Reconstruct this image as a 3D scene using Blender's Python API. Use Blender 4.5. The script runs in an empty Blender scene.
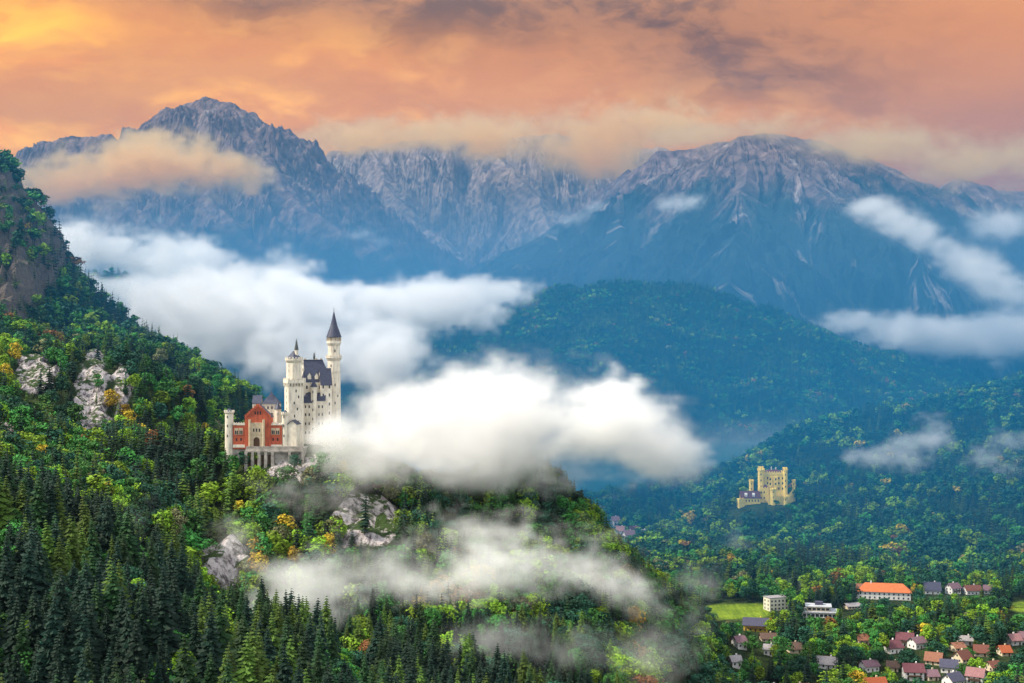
import bpy, bmesh, math, random, os
import numpy as np
from mathutils import Vector, Matrix

R = math.radians
F = 1422.22          # focal length in pixels of a 1024 px wide frame (50 mm on 36 mm)
H = 213.0            # camera height over the valley floor
STAGE = os.environ.get('STAGE', 'all')
scene = bpy.context.scene
COL = scene.collection
random.seed(7)

# ------------------------------------------------------------------ camera
cam = bpy.data.cameras.new('camera')
cam.lens = 50; cam.sensor_width = 36
cam.clip_start = 1; cam.clip_end = 90000
cam_o = bpy.data.objects.new('camera', cam); COL.objects.link(cam_o)
cam_o.location = (0, 0, H); cam_o.rotation_euler = (R(90), 0, 0)
scene.camera = cam_o

# ------------------------------------------------------------------ light
SUN_AZ, SUN_EL = R(-99), R(46)      # azimuth from +Y towards +X
sd = Vector((math.sin(SUN_AZ) * math.cos(SUN_EL), math.cos(SUN_AZ) * math.cos(SUN_EL), math.sin(SUN_EL)))
sun = bpy.data.lights.new('sun', 'SUN'); sun.energy = 2.6; sun.angle = R(6); sun.color = (1, .90, .74)
sun_o = bpy.data.objects.new('sun', sun); COL.objects.link(sun_o)
sun_o.rotation_euler = sd.to_track_quat('Z', 'Y').to_euler()

vs = scene.view_settings
vs.view_transform = 'Standard'; vs.look = 'None'; vs.gamma = 1; vs.use_curve_mapping = False
vs.exposure = 1.4
cy = scene.cycles
cy.max_bounces = 16; cy.diffuse_bounces = 2; cy.glossy_bounces = 1; cy.transmission_bounces = 2
cy.volume_bounces = 9; cy.transparent_max_bounces = 8
cy.volume_step_rate = 3.0; cy.volume_max_steps = 256
cy.use_denoising = True


class NT:
    """small helper round a node tree"""
    def __init__(s, tree): s.t = tree; s.n = tree.nodes; s.l = tree.links
    def new(s, kind, **kw):
        n = s.n.new(kind)
        for k, v in kw.items(): setattr(n, k, v)
        return n
    def put(s, sock, v):
        if v is None: return
        if isinstance(v, bpy.types.NodeSocket): s.l.new(v, sock)
        else:
            try: sock.default_value = v
            except Exception: sock.default_value = (*v, 1) if len(v) == 3 else v[:3]
    def math(s, op, a, b=None, c=None, clamp=False):
        n = s.new('ShaderNodeMath', operation=op); n.use_clamp = clamp
        for i, v in enumerate((a, b, c)): s.put(n.inputs[i], v)
        return n.outputs[0]
    def vmath(s, op, a, b=None, scale=None):
        n = s.new('ShaderNodeVectorMath', operation=op)
        s.put(n.inputs[0], a); s.put(n.inputs[1], b)
        if scale is not None: s.put(n.inputs[3], scale)
        return n.outputs[1] if op in ('LENGTH', 'DOT_PRODUCT', 'DISTANCE') else n.outputs[0]
    def mix(s, f, a, b, mode='MIX'):
        n = s.new('ShaderNodeMix', data_type='RGBA', blend_type=mode); n.clamp_factor = True
        s.put(n.inputs[0], f); s.put(n.inputs[6], a); s.put(n.inputs[7], b)
        return n.outputs[2]
    def ramp(s, f, stops, interp='LINEAR'):
        n = s.new('ShaderNodeValToRGB'); r = n.color_ramp; r.interpolation = interp
        while len(r.elements) < len(stops): r.elements.new(.5)
        for e, (p, c) in zip(r.elements, stops):
            e.position = p; e.color = (*c, 1) if not isinstance(c, (int, float)) else (c, c, c, 1)
        s.put(n.inputs[0], f); return n.outputs[0]
    def smooth(s, x, a, b, lo=0., hi=1.):
        n = s.new('ShaderNodeMapRange', interpolation_type='SMOOTHSTEP')
        s.put(n.inputs[0], x)
        for i, v in enumerate((a, b, lo, hi)): s.put(n.inputs[i + 1], v)
        return n.outputs[0]
    def noise(s, vec, scale, detail=4, rough=.55, dist=0., color=False, w=None):
        n = s.new('ShaderNodeTexNoise')
        if w is not None: n.noise_dimensions = '4D'; s.put(n.inputs['W'], w)
        if vec is not None: s.put(n.inputs['Vector'], vec)
        for k, v in (('Scale', scale), ('Detail', detail), ('Roughness', rough), ('Distortion', dist)): s.put(n.inputs[k], v)
        return n.outputs[1] if color else n.outputs[0]
    def sep(s, v):
        n = s.new('ShaderNodeSeparateXYZ'); s.put(n.inputs[0], v); return n.outputs
    def comb(s, x, y, z):
        n = s.new('ShaderNodeCombineXYZ')
        for i, v in enumerate((x, y, z)): s.put(n.inputs[i], v)
        return n.outputs[0]


# ------------------------------------------------------------------ sky
def build_world():
    w = bpy.data.worlds.new('World'); scene.world = w; w.use_nodes = True
    N = NT(w.node_tree); N.n.clear()
    out = N.new('ShaderNodeOutputWorld')
    sky = N.new('ShaderNodeTexSky', sky_type='NISHITA'); sky.sun_disc = False
    sky.sun_elevation = SUN_EL; sky.sun_rotation = SUN_AZ
    clear = N.new('ShaderNodeBackground'); N.put(clear.inputs[0], sky.outputs[0]); clear.inputs[1].default_value = .1
    tc = N.new('ShaderNodeTexCoord')
    d = tc.outputs['Generated']
    x, y, z = N.sep(d)
    yy = N.math('MAXIMUM', y, .2)
    u = N.math('DIVIDE', x, yy); v = N.math('DIVIDE', z, yy)          # tangent of azimuth and of elevation towards the mountains
    warp = N.noise(N.comb(u, N.math('MULTIPLY', v, 1.6), 0), 6, 4, .6, color=True)
    wx, wy, wz = N.sep(warp)
    u2 = N.math('ADD', u, N.math('MULTIPLY', N.math('SUBTRACT', wx, .5), .10))
    v2 = N.math('ADD', v, N.math('MULTIPLY', N.math('SUBTRACT', wy, .5), .05))
    big = N.noise(N.comb(N.math('MULTIPLY', u2, 5), N.math('MULTIPLY', v2, 13), 3.1), 1.0, 5, .55)
    fine = N.noise(N.comb(N.math('MULTIPLY', u2, 16), N.math('MULTIPLY', v2, 34), 8.7), 1.0, 6, .6)
    # the dark cloud deck climbs from the upper left to a wide ceiling
    deck = N.math('ADD', N.math('SUBTRACT', v2, .193), N.math('MULTIPLY', u2, .16))
    deck = N.math('ADD', deck, N.math('MULTIPLY', N.math('SUBTRACT', big, .5), .13))
    deck = N.math('ADD', deck, N.math('MULTIPLY', N.math('SUBTRACT', fine, .5), .03))
    deck = N.smooth(deck, -.028, .035)
    lo = N.math('ADD', N.math('SUBTRACT', .125, v2), N.math('MULTIPLY', u2, .12))     # mauve veil low over the peaks
    lo = N.math('ADD', lo, N.math('MULTIPLY', N.math('SUBTRACT', big, .5), .07))
    lo = N.smooth(lo, -.03, .05)
    side = N.smooth(u2, -.36, .0)
    fine2 = N.noise(N.comb(N.math('MULTIPLY', u2, 44), N.math('MULTIPLY', v2, 80), 2.2), 1.0, 5, .6)
    fine = N.math('ADD', fine, N.math('MULTIPLY', N.math('SUBTRACT', fine2, .5), .35))
    gold = N.mix(side, (.96, .33, .0), (.78, .27, .02))
    gold2 = N.mix(side, (1.18, .52, .0), (1.10, .47, .05))
    lit = N.mix(N.smooth(fine, .38, .62), gold, gold2)
    lit = N.mix(N.math('MULTIPLY', N.smooth(big, .62, .40), .85), lit, (.54, .18, .02))
    deckc = N.mix(N.smooth(fine, .36, .64), (.10, .03, .0), (.34, .12, .02))
    deckc = N.mix(N.smooth(u2, .10, .36), deckc, (.50, .17, .03))
    c = N.mix(N.math('MULTIPLY', deck, .95), lit, deckc)
    c = N.mix(N.math('MULTIPLY', lo, N.smooth(u2, -.30, .1, .1, .8)), c, (.34, .12, .05))
    # the rest of the overcast, above and behind
    ov = N.noise(d, 2.5, 4, .5)
    rest = N.mix(ov, (.46, .50, .56), (.66, .66, .66))
    front = N.math('MULTIPLY', N.smooth(y, .55, .85), N.smooth(z, .45, .20))
    c = N.mix(front, rest, c)
    below = N.smooth(z, -.02, -.10)
    c = N.mix(below, c, (.10, .13, .13))
    cloud = N.new('ShaderNodeBackground'); N.put(cloud.inputs[0], c); N.put(cloud.inputs[1], N.math('SUBTRACT', 1.0, N.math('MULTIPLY', front, .25)))
    m = N.new('ShaderNodeMixShader'); m.inputs[0].default_value = .97
    N.l.new(clear.outputs[0], m.inputs[1]); N.l.new(cloud.outputs[0], m.inputs[2])
    N.l.new(m.outputs[0], out.inputs[0])
build_world()


# ------------------------------------------------------------------ helpers
def Wp(px, py, Y):
    return ((px - 512) * Y / F, Y, H - (py - 341.5) * Y / F)

def link(o, parent=None):
    COL.objects.link(o)
    if parent is not None: o.parent = parent
    return o

def tag(o, label=None, cat=None, group=None, kind=None):
    if label: o['label'] = label
    if cat: o['category'] = cat
    if group: o['group'] = group
    if kind: o['kind'] = kind
    return o

def empty(name, loc, rz=0):
    o = bpy.data.objects.new(name, None); o.location = loc; o.rotation_euler = (0, 0, rz)
    o.empty_display_size = 1
    return link(o)

def material(name):
    m = bpy.data.materials.new(name); m.use_nodes = True
    N = NT(m.node_tree)
    return m, N, N.n['Principled BSDF']

def principled(name, col, rough=.8, spec=.2, var=0., scale=1., col2=None, coord='Object'):
    m, N, b = material(name)
    if var or col2:
        tc = N.new('ShaderNodeTexCoord')
        f = N.noise(tc.outputs[coord], scale, 5, .6)
        c2 = col2 or tuple(c * (1 - var) for c in col)
        N.put(b.inputs['Base Color'], N.mix(N.smooth(f, .3, .7), (*c2, 1), (*col, 1)))
    else: b.inputs['Base Color'].default_value = (*col, 1)
    b.inputs['Roughness'].default_value = rough
    b.inputs['Specular IOR Level'].default_value = spec
    return m

# ---- numpy gradient noise
def _h(ix, iy, seed):
    h = (ix.astype(np.int64) * 374761393 + iy.astype(np.int64) * 668265263 + seed * 1274126177) & 0xffffffff
    h = ((h ^ (h >> 13)) * 1274126177) & 0xffffffff
    return (h ^ (h >> 16)) & 0xffff
def gnoise(x, y, seed=0):
    x0 = np.floor(x); y0 = np.floor(y); fx = x - x0; fy = y - y0
    def g(dx, dy):
        a = _h(x0 + dx, y0 + dy, seed) * (2 * math.pi / 65536)
        return np.cos(a) * (fx - dx) + np.sin(a) * (fy - dy)
    u = fx * fx * fx * (fx * (fx * 6 - 15) + 10); v = fy * fy * fy * (fy * (fy * 6 - 15) + 10)
    a = g(0, 0) * (1 - u) + g(1, 0) * u; b = g(0, 1) * (1 - u) + g(1, 1) * u
    return (a * (1 - v) + b * v) * 1.5
def fbm(x, y, octv=5, seed=0, gain=.5):
    s = 0; a = 1.; f = 1.
    for i in range(octv):
        s = s + a * gnoise(x * f, y * f, seed + i); a *= gain; f *= 2.03
    return s
def ridged(x, y, octv=4, seed=0, gain=.5):
    s = 0; a = 1.; f = 1.
    for i in range(octv):
        s = s + a * (1 - 2 * np.abs(gnoise(x * f, y * f, seed + i))); a *= gain; f *= 2.1
    return s

def grid_mesh(name, X, Y, Z, attrs=None, smooth=False):
    ny, nx = X.shape
    me = bpy.data.meshes.new(name)
    co = np.stack([X, Y, Z], -1).reshape(-1, 3).astype(np.float32)
    i = np.arange(nx * ny).reshape(ny, nx)
    q = np.stack([i[:-1, :-1], i[:-1, 1:], i[1:, 1:], i[1:, :-1]], -1).reshape(-1, 4)
    me.vertices.add(len(co)); me.vertices.foreach_set('co', co.ravel())
    me.loops.add(q.size); me.loops.foreach_set('vertex_index', q.ravel().astype(np.int32))
    me.polygons.add(len(q))
    me.polygons.foreach_set('loop_start', np.arange(0, q.size, 4, dtype=np.int32))
    me.polygons.foreach_set('use_smooth', np.full(len(q), smooth))
    for k, v in (attrs or {}).items():
        if v.ndim == 3:
            a = me.attributes.new(k, 'FLOAT_VECTOR', 'POINT'); a.data.foreach_set('vector', v.reshape(-1).astype(np.float32))
        else:
            a = me.attributes.new(k, 'FLOAT', 'POINT'); a.data.foreach_set('value', v.ravel().astype(np.float32))
    me.update(); me.validate()
    return me


# ------------------------------------------------------------------ far mountains
def ridge_height(X, Y, ridges):
    """height = the highest of roofs laid over ridge polylines; returns height and (along, down) coordinates"""
    best = np.full(X.shape, -1e9); U = np.zeros(X.shape); D = np.zeros(X.shape)
    uo = 0
    for pts, kf, kb, p in ridges:
        for a, b in zip(pts[:-1], pts[1:]):
            ax, ay, az = a; bx, by, bz = b
            L2 = (bx - ax) ** 2 + (by - ay) ** 2; L = math.sqrt(L2)
            t = np.clip(((X - ax) * (bx - ax) + (Y - ay) * (by - ay)) / L2, 0, 1)
            dx = X - ax - t * (bx - ax); dy = Y - ay - t * (by - ay)
            d = np.hypot(dx, dy)
            k = np.where(dy > 0, kb, kf)
            h = az + t * (bz - az) - k * d ** p * 300 ** (1 - p)
            ang = np.arctan2(dx, -dy) * 250 * ((t <= 0) | (t >= 1))
            m = h > best
            best = np.where(m, h, best); U = np.where(m, uo + t * L + ang, U); D = np.where(m, d, D)
            uo += L
    return best, U, D

def mountain_material(name, tree_line, rock_lo, rock_hi, forest=(.010, .018, .018), scree=.5):
    m, N, b = material(name)
    g = N.new('ShaderNodeNewGeometry'); x, y, z = N.sep(g.outputs['Position'])
    fa = N.new('ShaderNodeAttribute'); fa.attribute_name = 'fall'
    u, d, _ = N.sep(fa.outputs['Vector'])
    n1 = N.noise(g.outputs['Position'], .004, 6, .6)
    n2 = N.noise(g.outputs['Position'], .02, 5, .65)
    streak = N.noise(N.comb(N.math('MULTIPLY', u, 1 / 75), N.math('MULTIPLY', d, 1 / 700), 0), 1, 4, .6, .25)
    streak2 = N.noise(N.comb(N.math('MULTIPLY', u, 1 / 30), N.math('MULTIPLY', d, 1 / 260), 5), 1, 4, .6)
    nz = N.sep(g.outputs['Normal'])[2]
    rock = N.mix(N.smooth(n2, .3, .7), rock_lo, rock_hi)
    rock = N.mix(N.smooth(streak2, .48, .72, 0, .7), rock, tuple(c * .55 for c in rock_lo))
    hgt = N.math('ADD', z, N.math('MULTIPLY', N.math('SUBTRACT', n1, .5), 650))
    hgt = N.math('ADD', hgt, N.math('MULTIPLY', N.math('SUBTRACT', streak, .5), 500))
    fz = N.smooth(hgt, tree_line + 120, tree_line - 120)
    fcol = N.mix(N.smooth(n2, .35, .65), forest, tuple(c * 2.2 for c in forest))
    c = N.mix(fz, rock, fcol)
    s = N.math('MULTIPLY', N.smooth(streak, .56, .63), N.smooth(n1, .42, .56))
    c = N.mix(N.math('MULTIPLY', s, scree), c, (.33, .28, .26))
    N.put(b.inputs['Base Color'], c); b.inputs['Roughness'].default_value = .95; b.inputs['Specular IOR Level'].default_value = .05
    return m

MS = .75           # first depths were read for a wider valley; everything about the range is drawn in by this
def mountain(name, ridges, x0, x1, y0, y1, nx, ny, mat, gully=90, rough=45, seed=1, gu=260):
    xs = np.linspace(x0, x1, nx) * MS; ys = np.linspace(y0, y1, ny) * MS; gully *= MS; rough *= MS; gu *= MS
    X, Y = np.meshgrid(xs, ys)
    wx = fbm(X / 525, Y / 525, 4, seed + 40) * 52; wy = fbm(X / 525, Y / 525, 4, seed + 50) * 52
    RR = [([Wp(q[0], q[1], q[2] * MS) for q in pts], kf, kb, pw) for pts, kf, kb, pw in ridges]
    Z, U, D = ridge_height(X + wx, Y + wy, RR)
    grow = np.clip(D / 375, 0, 1)
    Z = Z + gully * grow * (ridged(U / gu, D / 1125, 4, seed, .55) - .6)
    Z = Z + rough * (.25 + .75 * grow) * fbm(X / 120, Y / 120, 5, seed + 9, .55)
    Z = Z + rough * .35 * grow * ridged(X / 45, Y / 45, 3, seed + 15)
    Z = np.maximum(Z, -40)
    me = grid_mesh(name, X, Y, Z, {'fall': np.stack([U, D, 0 * U], -1)}, smooth=False)
    o = link(bpy.data.objects.new(name, me)); me.materials.append(mat)
    return tag(o, kind='structure')

MA = mountain_material('rock_peak', 640, (.07, .045, .048), (.22, .15, .135), scree=.35)
MB = mountain_material('pale_rock', 480, (.11, .08, .08), (.32, .25, .225), scree=.8)
MC = mountain_material('scree_mountain', 760, (.068, .046, .05), (.20, .14, .13), scree=.65)
if STAGE != 'near':
    mountain('mountain', [
        ([(-60, 200, 9300), (20, 162, 9300), (45, 148, 9300), (72, 135, 9300), (112, 136, 9350), (134, 150, 9400), (150, 132, 9500), (168, 116, 9500), (184, 105, 9500), (210, 97, 9500),
          (238, 104, 9500), (262, 122, 9500), (285, 150, 9450), (305, 180, 9400), (330, 203, 9300), (352, 217, 9200), (400, 250, 9000), (450, 278, 8800)], .85, .8, 1.0),
        ([(240, 104, 9500), (268, 165, 8900), (300, 200, 8500), (340, 228, 8200), (400, 268, 7900), (440, 300, 7700)], .8, .8, 1.0),
        ([(72, 135, 9300), (90, 175, 8800), (150, 215, 8300), (230, 262, 7800)], .7, .8, 1.0),
        ([(184, 105, 9500), (190, 160, 8900), (215, 205, 8400), (280, 262, 7800)], .75, .8, 1.0),
        ], -4200, 700, 6800, 10600, 560, 330, MA, 75, 95, 3, 340)
    mountain('mountain', [
        ([(250, 230, 13000), (310, 170, 13000), (338, 152, 13000), (375, 146, 13000), (425, 140, 13000), (480, 140, 13000), (540, 135, 13000), (600, 140, 13000), (660, 150, 13000), (760, 160, 13000)], .9, .8, 1.0),
        ([(470, 140, 13000), (515, 168, 12300), (540, 205, 11600), (565, 240, 11000), (580, 280, 10600)], .95, .95, 1.0),
        ([(375, 146, 13000), (385, 185, 12200), (420, 225, 11500), (470, 262, 11000)], .85, .85, 1.0),
        ], -2900, 2600, 9800, 13800, 560, 300, MB, 130, 100, 11, 360)
    mountain('mountain', [
        ([(470, 290, 7400), (495, 272, 7450), (530, 241, 7500), (570, 221, 7600), (602, 206, 7600), (640, 186, 7600), (672, 170, 7600), (702, 154, 7600), (738, 136, 7600), (765, 134, 7600), (795, 137, 7700),
          (832, 143, 7900), (850, 153, 8000), (872, 160, 8100), (898, 180, 8200), (922, 192, 8300), (945, 186, 8400), (962, 177, 8400), (986, 190, 8400), (1030, 192, 8500), (1090, 180, 8500), (1150, 220, 8500)], .66, .7, 1.0),
        ([(740, 136, 7600), (790, 168, 7200), (832, 200, 6850), (870, 228, 6600), (905, 254, 6400), (950, 284, 6200), (995, 310, 6050)], .7, .85, 1.0),
        ([(735, 136, 7600), (735, 190, 7000), (728, 240, 6500), (735, 300, 5900)], .62, .62, 1.0),
        ([(640, 186, 7600), (620, 235, 7000), (600, 290, 6400)], .6, .6, 1.0),
        ([(560, 225, 7600), (520, 262, 7000), (490, 300, 6500)], .6, .6, 1.0),
        ], -700, 3600, 5300, 9300, 600, 400, MC, 60, 32, 21, 150)
    mountain('mountain', [
        ([(540, 260, 9000), (590, 214, 9000), (612, 192, 9000), (640, 164, 9000), (660, 150, 9000), (690, 147, 9000), (720, 140, 9000), (800, 150, 9000)], .9, .8, 1.0),
        ], 100, 2200, 8000, 9600, 240, 160, MA, 80, 50, 31)

# ------------------------------------------------------------------ near terrain: the canopy seen in the valley, fitted and lowered to the ground
def canopy_points():
    P = []          # (px, py, Y, canopy height)
    def a(h, *pts):
        for p in pts: P.append((*Wp(*p)[:2], Wp(*p)[2] - h))
    # skyline of the far slope, and its fall behind
    sky_ = [(-90, 60, 1520), (-40, 110, 1510), (0, 170, 1500), (20, 195, 1480), (45, 226, 1450), (72, 272, 1420), (105, 302, 1400), (145, 334, 1380), (180, 356, 1350), (215, 376, 1300), (245, 392, 1250), (270, 402, 1230)]
    a(10, *sky_)
    for p in sky_:
        x, y, z = Wp(*p); P.append((x - 20, y + 330, max(z - 230, 0))); P.append((x - 20, y + 650, max(z - 420, 0)))
    a(12, (0, 325, 1200), (-90, 270, 1250), (60, 345, 1190), (130, 352, 1210), (180, 382, 1190), (210, 415, 1120), (0, 275, 1290), (60, 318, 1290), (-90, 200, 1380))
    a(3, (0, 235, 1370), (40, 270, 1370))
    a(6, (25, 378, 1060), (75, 372, 1075), (120, 375, 1085), (25, 400, 1035), (75, 430, 1000), (120, 440, 1000))
    a(14, (-80, 380, 950), (-80, 470, 650), (0, 430, 850), (60, 462, 800), (120, 452, 880), (170, 455, 900), (200, 468, 890), (228, 478, 880), (150, 500, 780), (200, 520, 790), (230, 520, 810))
    a(8, (206, 545, 800), (245, 545, 800), (215, 590, 765), (245, 590, 765))
    # the spur that carries the castle
    for q in ((225, 448, 902), (255, 448, 902), (290, 449, 900), (335, 447, 905), (300, 446, 930), (340, 445, 935)): a(0, q)
    for px in (225, 260, 300, 340): x, y, z = Wp(px, 447, 900); P.append((x, y + 180, z - 130)); P.append((x, y + 90, z - 45)); P.append((x, y + 330, max(z - 230, 0)))
    a(12, (235, 452, 876), (255, 463, 872), (285, 467, 870), (312, 462, 872), (225, 455, 880))
    a(14, (270, 500, 860), (310, 500, 850), (335, 495, 850), (380, 482, 905), (450, 474, 910), (500, 467, 915), (540, 462, 920), (570, 486, 930), (600, 514, 940), (616, 548, 930))
    for p in ((380, 482, 905), (450, 474, 910), (500, 467, 915), (540, 462, 920), (570, 486, 930), (600, 514, 940)):
        x, y, z = Wp(*p); P.append((x + 20, y + 130, max(z - 100, 0))); P.append((x + 40, y + 260, max(z - 210, 0)))
    a(14, (300, 520, 830), (345, 512, 850), (400, 510, 860), (450, 510, 870), (500, 508, 880), (550, 515, 890))
    a(4, (345, 520, 838), (400, 520, 842), (345, 548, 815), (400, 550, 815))
    a(14, (450, 560, 790), (520, 570, 800), (580, 560, 850), (520, 620, 715), (570, 640, 705), (620, 610, 790), (655, 590, 870), (690, 640, 885), (716, 676, 872), (600, 690, 670), (500, 690, 630), (400, 690, 590),
      (700, 620, 940), (640, 560, 960), (660, 700, 780))
    a(14, (275, 560, 790), (240, 625, 700), (300, 590, 740), (350, 600, 730), (420, 620, 700), (350, 645, 670), (400, 600, 740))
    # the near slope of spruces
    a(22, (0, 480, 570), (60, 500, 545), (120, 540, 530), (180, 580, 505), (250, 622, 485), (320, 654, 475), (370, 684, 462), (0, 560, 470), (100, 600, 450), (200, 640, 430),
      (0, 690, 385), (100, 690, 385), (200, 690, 400), (300, 700, 430), (-90, 560, 450), (-120, 700, 370), (400, 720, 440), (500, 740, 480), (600, 760, 560))
    for x, y, z in ((-60, 250, 118), (0, 250, 100), (60, 300, 70), (-180, 250, 140), (-300, 300, 190), (120, 400, 40), (0, 60, 150), (-100, 60, 165), (140, 150, 70), (250, 500, 0), (200, 650, 0), (260, 300, 10)): P.append((x, y, z))
    # valley floor
    for x, y in ((150, 930), (185, 820), (230, 860), (300, 850), (400, 850), (560, 850), (700, 900), (300, 1000), (420, 1000), (560, 1050), (160, 1050), (180, 1150), (270, 1150), (360, 1180), (460, 1200), (150, 1300), (230, 1330), (320, 1330),
                 (120, 1500), (130, 1700), (160, 1850), (400, 700), (90, 1250), (60, 1500), (30, 1800), (-50, 1700), (-50, 2100), (-300, 2100), (-600, 2300), (700, 700)): P.append((x, y, 1))
    for x, y in ((70, 2050), (150, 2080), (230, 2120), (300, 2300), (360, 2600), (420, 2900), (0, 2300), (-200, 2500), (150, 2500), (250, 2800), (0, 2900), (600, 3000), (900, 3000)): P.append((x, y, -9))
    # hill behind the yellow castle
    for p in ((718, 489, 1850), (740, 478, 1900), (770, 446, 2000), (800, 425, 2050), (850, 411, 2080), (900, 402, 2100), (950, 391, 2100), (1000, 380, 2100), (1030, 372, 2100), (1110, 344, 2100)):
        a(15, p); x, y, z = Wp(*p); P.append((x, y + 250, max(z - 80, -2))); P.append((x, y + 520, max(z - 210, -8)))
    a(15, (720, 508, 1720), (805, 500, 1690), (830, 485, 1760), (900, 480, 1750), (1000, 462, 1750), (1110, 440, 1750), (850, 530, 1520), (950, 530, 1500), (1024, 525, 1500), (1110, 510, 1500),
      (900, 568, 1340), (1000, 560, 1340), (690, 525, 1640), (655, 515, 1760), (850, 445, 1930), (950, 430, 1930), (900, 440, 1930))
    for px in (738, 755, 770, 790, 797): x, y, z = Wp(px, 501, 1650); P.append((x, y, z - 1)); P.append((x, y + 25, z))
    a(12, (745, 507, 1612), (775, 497, 1620), (795, 500, 1625), (745, 530, 1570), (790, 526, 1570))
    return np.array(P)

def fit():
    P = canopy_points()
    c2 = 30. ** 2
    d = np.sqrt(((P[:, None, :2] - P[None, :, :2]) ** 2).sum(-1) + c2)
    n = len(P)
    A = np.zeros((n + 3, n + 3)); A[:n, :n] = -d + np.eye(n) * 3; A[:n, n] = 1; A[:n, n + 1:] = P[:, :2] / 1000; A[n, :n] = 1; A[n + 1:, :n] = P[:, :2].T / 1000
    w = np.linalg.solve(A, np.r_[P[:, 2], 0, 0, 0])
    return P[:, :2], w, c2
_P, _w, _c2 = fit()
def base_height(X, Y):
    s = X.shape; X = X.ravel(); Y = Y.ravel(); out = np.empty(len(X)); n = len(_P)
    for i in range(0, len(X), 20000):
        x = X[i:i + 20000]; y = Y[i:i + 20000]
        d = np.sqrt((x[:, None] - _P[None, :, 0]) ** 2 + (y[:, None] - _P[None, :, 1]) ** 2 + _c2)
        out[i:i + 20000] = -d @ _w[:n] + _w[n] + (x * _w[n + 1] + y * _w[n + 2]) / 1000
    return out.reshape(s)

# bare cliffs: (px, py) of the centre, depth, half width and half height in pixels, drop in metres
CLIFFS = [(92, 402, 1030, 17, 42), (14, 246, 1360, 52, 66), (34, 378, 1055, 20, 18), (122, 396, 1040, 10, 26), (372, 524, 832, 40, 24), (226, 566, 785, 24, 24), (352, 636, 668, 16, 16), (8, 452, 800, 10, 22), (300, 470, 862, 30, 14)]
GX0, GX1, GY0, GY1, GS = -1150., 1650., -60., 3020., 6.0
gx = np.arange(GX0, GX1 + 1, GS); gy = np.arange(GY0, GY1 + 1, GS)
TX, TY = np.meshgrid(gx, gy)
TZ = base_height(TX, TY)
px_ = 512 + TX * F / np.maximum(TY, 30); py_ = 341.5 + (H - TZ) * F / np.maximum(TY, 30)
rock = np.zeros(TX.shape)
for cx_, cyy, cY, hw, hh in CLIFFS:
    wv = fbm(TX / 40, TY / 40, 4, 77) * .45
    near = np.exp(-((TY - cY) / 170) ** 4)
    e = ((px_ - cx_) / hw) ** 2 + ((py_ - cyy) / hh) ** 2 + wv
    rock = np.maximum(rock, np.clip((1.25 - e) / .3, 0, 1) * (near > .3))
flat = np.clip((TZ - 3) / 25, 0, 1)
kn = np.exp(-(((TX + 165) / 70) ** 2 + ((TY - 915) / 45) ** 2) ** 2)
kn = np.maximum(kn, np.exp(-(((TX - 295) / 48) ** 2 + ((TY - 1660) / 40) ** 2) ** 2))
crag = np.clip((TY - 1200) / 80, 0, 1)
TZ = TZ + flat * (1 - kn) * (fbm(TX / 90, TY / 90, 5, 5) * 7 + rock * (1 + 2.2 * crag) * (ridged(TX / 20, TY / 80, 4, 9) * 5 + fbm(TX / 17, TY / 17, 3, 19) * 3))
TZ = np.where(TZ < 12, TZ + fbm(TX / 60, TY / 60, 3, 6) * .5 * np.clip(TZ, 0, 1), TZ)
edge = np.minimum(np.minimum(TX - GX0, GX1 - TX), GY1 - TY)
TZ = np.where(edge < 60, np.minimum(TZ, -12 + np.clip(edge, 0, 60) * (TZ + 12) / 60), TZ)
mead = np.clip(1.3 - (((px_ - 738) / 34) ** 4 + ((py_ - 611.5) / 7) ** 2), 0, 1) * (np.abs(TY - 1125) < 80)
mead = np.maximum(mead, np.clip(1.3 - (((px_ - 1022) / 12) ** 2 + ((py_ - 607) / 5) ** 2), 0, 1) * (np.abs(TY - 1125) < 80))
mead = np.clip(mead * 4, 0, 1)
def sample(G, x, y):
    fx = np.clip((np.asarray(x, float) - GX0) / GS, 0, len(gx) - 1.001); fy = np.clip((np.asarray(y, float) - GY0) / GS, 0, len(gy) - 1.001)
    i = fx.astype(int); j = fy.astype(int); u = fx - i; v = fy - j
    return (G[j, i] * (1 - u) + G[j, i + 1] * u) * (1 - v) + (G[j + 1, i] * (1 - u) + G[j + 1, i + 1] * u) * v
def ground_z(x, y): return float(sample(TZ, np.array([x]), np.array([y]))[0])

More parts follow.
